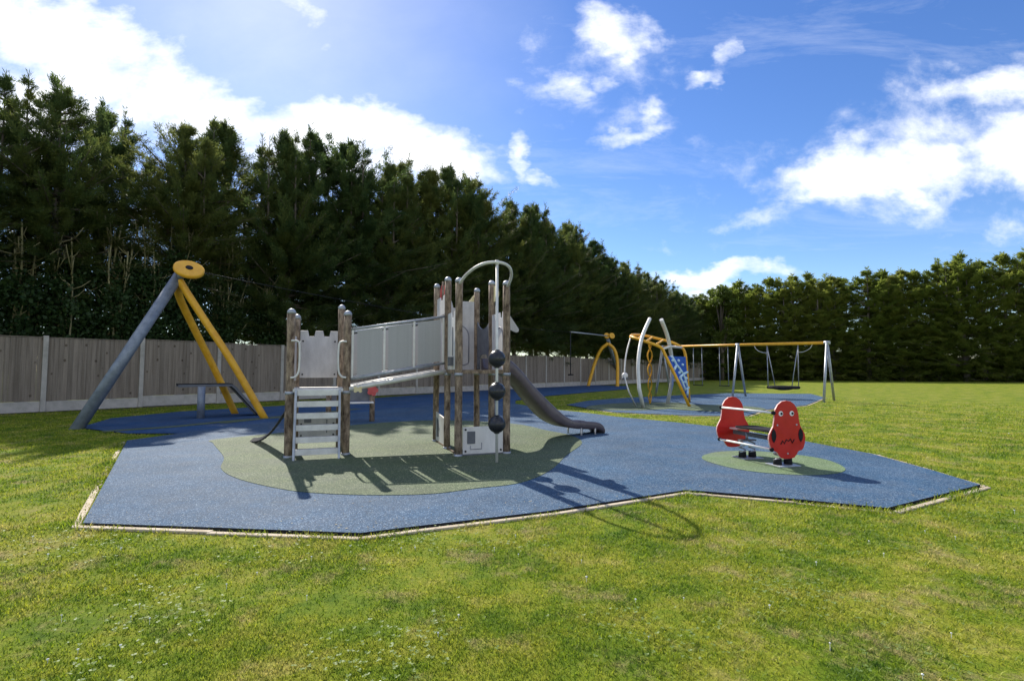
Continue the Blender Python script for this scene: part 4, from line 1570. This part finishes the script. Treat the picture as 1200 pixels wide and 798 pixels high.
# grass clippings and dead leaves blown on to the rubber
k = 900
e_ = r2.integers(0, len(MAIN), k)
t_ = r2.random(k)
mx0 = np.array([[p.x, p.y] for p in MAIN])
edge = mx0[e_] * (1 - t_)[:, None] + mx0[(e_ + 1) % len(MAIN)] * t_[:, None]
p = np.concatenate([edge + r2.normal(0, .22, (k, 2)), np.stack([r2.uniform(-5, 6, 260), r2.uniform(4, 11, 260)], 1)])
p = p[inside(MAIN, p[:, 0], p[:, 1])]
k = len(p)
az_ = r2.random(k) * 6.283
p = np.concatenate([p, np.full((k, 1), .0375)], 1)
d = np.stack([np.cos(az_), np.sin(az_), r2.uniform(-.02, .12, k)], 1) * r2.uniform(.012, .035, k)[:, None]
w = np.stack([-np.sin(az_), np.cos(az_), r2.uniform(-.1, .1, k)], 1) * r2.uniform(.0015, .006, k)[:, None]
surf('dry_leaf', (0.20, 0.15, 0.07), (0.38, 0.32, 0.16), 4, 0.8, bump=0)
o = bpy.data.objects.new('leaf_litter', diamonds('leaf_litter', p, d, w, 'dry_leaf'))
COL.objects.link(o)
tag(o, 'dry clippings and leaves scattered on the rubber surface', 'litter', kind='stuff')

# ------------------------------------------------------------------ sun and sky
AZ, EL = R(-27.0), R(39.0)
sdir = V((math.sin(AZ) * math.cos(EL), math.cos(AZ) * math.cos(EL), math.sin(EL)))
ld = bpy.data.lights.new('sun', 'SUN')
ld.energy = 4.6
ld.angle = R(0.5)
ld.color = (1.0, 0.94, 0.84)
lo = bpy.data.objects.new('sun', ld)
COL.objects.link(lo)
lo.rotation_euler = sdir.to_track_quat('Z', 'Y').to_euler()
lo.location = sdir * 50

wd_ = bpy.data.worlds.new('World')
scene.world = wd_
wd_.use_nodes = True
nt = wd_.node_tree
bg = nt.nodes['Background']
sk = nt.nodes.new('ShaderNodeTexSky')
sk.sky_type = 'NISHITA'
sk.sun_disc = False
sk.sun_elevation = EL
sk.sun_rotation = AZ
sk.air_density = 1.0
sk.dust_density = 0.15
sk.ozone_density = 3.0
tc = nt.nodes.new('ShaderNodeTexCoord')


def M(op, a, b_=None, c=None, clamp=False):
    n = nt.nodes.new('ShaderNodeMath')
    n.operation = op
    n.use_clamp = clamp
    for i, q in enumerate((a, b_, c)):
        if q is None:
            continue
        if isinstance(q, (int, float)):
            n.inputs[i].default_value = q
        else:
            nt.links.new(q, n.inputs[i])
    return n.outputs[0]


sx_ = nt.nodes.new('ShaderNodeSeparateXYZ')
nt.links.new(tc.outputs['Generated'], sx_.inputs[0])
yy_ = M('MAXIMUM', sx_.outputs[1], 0.08)
cu_ = M('DIVIDE', sx_.outputs[0], yy_)
cv_ = M('DIVIDE', sx_.outputs[2], yy_)
cu0, cv0 = cu_, cv_
comb = nt.nodes.new('ShaderNodeCombineXYZ')
nt.links.new(cu_, comb.inputs[0])
nt.links.new(cv_, comb.inputs[1])
# streaks run slightly down to the right
mp = nt.nodes.new('ShaderNodeMapping')
mp.inputs['Scale'].default_value = (1.0, 1.5, 1)
nt.links.new(comb.outputs[0], mp.inputs[0])


def wnoise(scale, detail, rough, dist=0.0):
    n = nn(nt, 'ShaderNodeTexNoise', Scale=scale, Detail=detail, Roughness=rough)
    n.inputs['Distortion'].default_value = dist
    nt.links.new(mp.outputs[0], n.inputs['Vector'])
    return n.outputs['Fac']


f1 = wnoise(4.5, 9, .62, .25)
f2 = wnoise(14, 7, .6, .1)
fb = M('ADD', M('MULTIPLY', M('SUBTRACT', f1, .5), 2.6), M('MULTIPLY', M('SUBTRACT', f2, .5), 1.1))
wn = nn(nt, 'ShaderNodeTexNoise', Scale=5.0, Detail=5, Roughness=.6)
nt.links.new(mp.outputs[0], wn.inputs['Vector'])
wsep = nt.nodes.new('ShaderNodeSeparateColor')
nt.links.new(wn.outputs['Color'], wsep.inputs[0])
cu_ = M('ADD', cu0, M('MULTIPLY', M('SUBTRACT', wsep.outputs[0], .5), .22))
cv_ = M('ADD', cv0, M('MULTIPLY', M('SUBTRACT', wsep.outputs[1], .5), .16))
clouds = [  # px, py, half-width, half-height, tilt (deg, down to the right), weight
    (80, 55, 190, 62, 24, 1.0), (215, 125, 115, 52, 18, 1.0), (340, 172, 130, 44, 8, .9), (425, 146, 100, 36, 6, 1.0), (500, 178, 95, 34, 10, .95), (60, 130, 160, 80, 10, .8),
    (1050, 190, 200, 75, -8, .42), (690, 90, 95, 80, 0, .36), (1150, 120, 120, 60, -5, .4), 
    (722, 42, 50, 32, 0, .80), (668, 100, 42, 28, 10, .78), (715, 95, 24, 20, 0, .6), (730, 160, 58, 14, -18, .6), (765, 115, 17, 22, 0, .5), (610, 182, 14, 26, 0, .6), (640, 205, 34, 10, 15, .5),
    (860, 58, 18, 26, 20, .55), (835, 88, 30, 9, -35, .5),
    (985, 208, 95, 40, -4, 1.0), (1085, 200, 120, 40, -3, .95), (1185, 185, 90, 52, 0, .9), (1150, 105, 80, 32, -6, .8), (925, 222, 70, 20, -6, .5), (868, 258, 30, 12, -5, .4), (1000, 195, 70, 34, 0, .95), (1120, 160, 90, 36, -10, .6),
    (820, 325, 85, 15, -5, .95), (840, 343, 50, 14, 0, 1.0), (745, 285, 60, 10, 6, .4), (350, 15, 60, 22, 40, .5), (1230, 250, 80, 25, -5, .55),
]
tot = None
for (px_, py_, a_, b_, tl, wt) in clouds:
    d = ray(px_, py_)
    u0, v0 = d[0] / d[1], d[2] / d[1]
    ct_, st_ = math.cos(R(tl)), math.sin(R(tl))
    du = M('SUBTRACT', cu_, u0)
    dv = M('SUBTRACT', v0, cv_)          # downwards positive, as measured
    p = M('MULTIPLY', M('ADD', M('MULTIPLY', du, ct_), M('MULTIPLY', dv, st_)), 600 / a_)
    q_ = M('MULTIPLY', M('SUBTRACT', M('MULTIPLY', dv, ct_), M('MULTIPLY', du, st_)), 600 / b_)
    rr2 = M('ADD', M('MULTIPLY', p, p), M('MULTIPLY', q_, q_))
    msk = M('MULTIPLY', M('SUBTRACT', 1.15, M('MULTIPLY', rr2, .75), clamp=False), wt)
    msk = M('MAXIMUM', msk, -.6)
    tot = msk if tot is None else M('MAXIMUM', tot, msk)
dens = M('ADD', tot, M('MULTIPLY', fb, .85))
ss = nt.nodes.new('ShaderNodeMapRange')
ss.interpolation_type = 'SMOOTHSTEP'
nt.links.new(dens, ss.inputs['Value'])
ss.inputs['From Min'].default_value = .07
ss.inputs['From Max'].default_value = 1.30
# thin high veil round the sun side
d = ray(300, 30)
du = M('SUBTRACT', cu_, d[0] / d[1])
dv = M('SUBTRACT', cv_, d[2] / d[1])
vr = M('SQRT', M('ADD', M('MULTIPLY', M('MULTIPLY', du, du), 2.2), M('MULTIPLY', M('MULTIPLY', dv, dv), 3.0)))
veil = M('MULTIPLY', M('SUBTRACT', 1.0, vr, clamp=True), M('MULTIPLY_ADD', f1, .9, .15), clamp=True)
veil = M('MULTIPLY', veil, .28)
ci = nn(nt, 'ShaderNodeTexNoise', Scale=2.6, Detail=10, Roughness=.68)
ci.inputs['Distortion'].default_value = .6
mpc = nt.nodes.new('ShaderNodeMapping')
mpc.inputs['Rotation'].default_value = (0, 0, R(-25))
mpc.inputs['Scale'].default_value = (.7, 3.2, 1)
nt.links.new(comb.outputs[0], mpc.inputs[0])
nt.links.new(mpc.outputs[0], ci.inputs['Vector'])
cirrus = M('MULTIPLY', M('SUBTRACT', ci.outputs['Fac'], .52, clamp=True), .8, clamp=True)
veil = M('MAXIMUM', veil, cirrus)
alpha = M('MAXIMUM', ss.outputs[0], veil, clamp=True)
n3 = nn(nt, 'ShaderNodeTexNoise', Scale=3.2, Detail=8, Roughness=.6)  # unseen clouds behind and overhead, added to raise the fill light
nt.links.new(tc.outputs['Generated'], n3.inputs['Vector'])
cov = nt.nodes.new('ShaderNodeMapRange')
cov.interpolation_type = 'SMOOTHSTEP'
nt.links.new(n3.outputs['Fac'], cov.inputs['Value'])
cov.inputs['From Min'].default_value = .45
cov.inputs['From Max'].default_value = .62
away = M('MAXIMUM', M('MULTIPLY', M('SUBTRACT', .14, sx_.outputs[1]), 6), M('MULTIPLY', M('SUBTRACT', sx_.outputs[2], .72), 8), clamp=True)
away = M('MULTIPLY', away, M('MULTIPLY', sx_.outputs[2], 12, clamp=True))
alpha = M('MAXIMUM', alpha, M('MULTIPLY', cov.outputs[0], away, clamp=True))
# cloud brightness: sunlit white, thicker parts a little greyer and bluer
f3 = wnoise(7, 6, .6, .2)
cm = nn(nt, 'ShaderNodeMix', data_type='RGBA')
nt.links.new(M('MULTIPLY', M('SUBTRACT', f3, .42, clamp=True), 1.6, clamp=True), cm.inputs['Factor'])
cm.inputs['A'].default_value = (8.6, 8.7, 8.9, 1)
cm.inputs['B'].default_value = (5.6, 6.0, 6.8, 1)
hs = nn(nt, 'ShaderNodeHueSaturation')
hs.inputs['Saturation'].default_value = 1.22
hs.inputs['Hue'].default_value = .512
nt.links.new(sk.outputs[0], hs.inputs['Color'])
mx = nn(nt, 'ShaderNodeMix', data_type='RGBA')
nt.links.new(alpha, mx.inputs['Factor'])
nt.links.new(hs.outputs[0], mx.inputs['A'])
nt.links.new(cm.outputs['Result'], mx.inputs['B'])
nt.links.new(mx.outputs['Result'], bg.inputs['Color'])
bg.inputs['Strength'].default_value = 0.11

scene.view_settings.view_transform = 'Standard'
scene.view_settings.look = 'None'
scene.view_settings.exposure = 0.62
scene.view_settings.gamma = 1.0
scene.view_settings.use_curve_mapping = False
scene.cycles.max_bounces = 6
scene.cycles.transparent_max_bounces = 4
scene.cycles.use_denoising = True
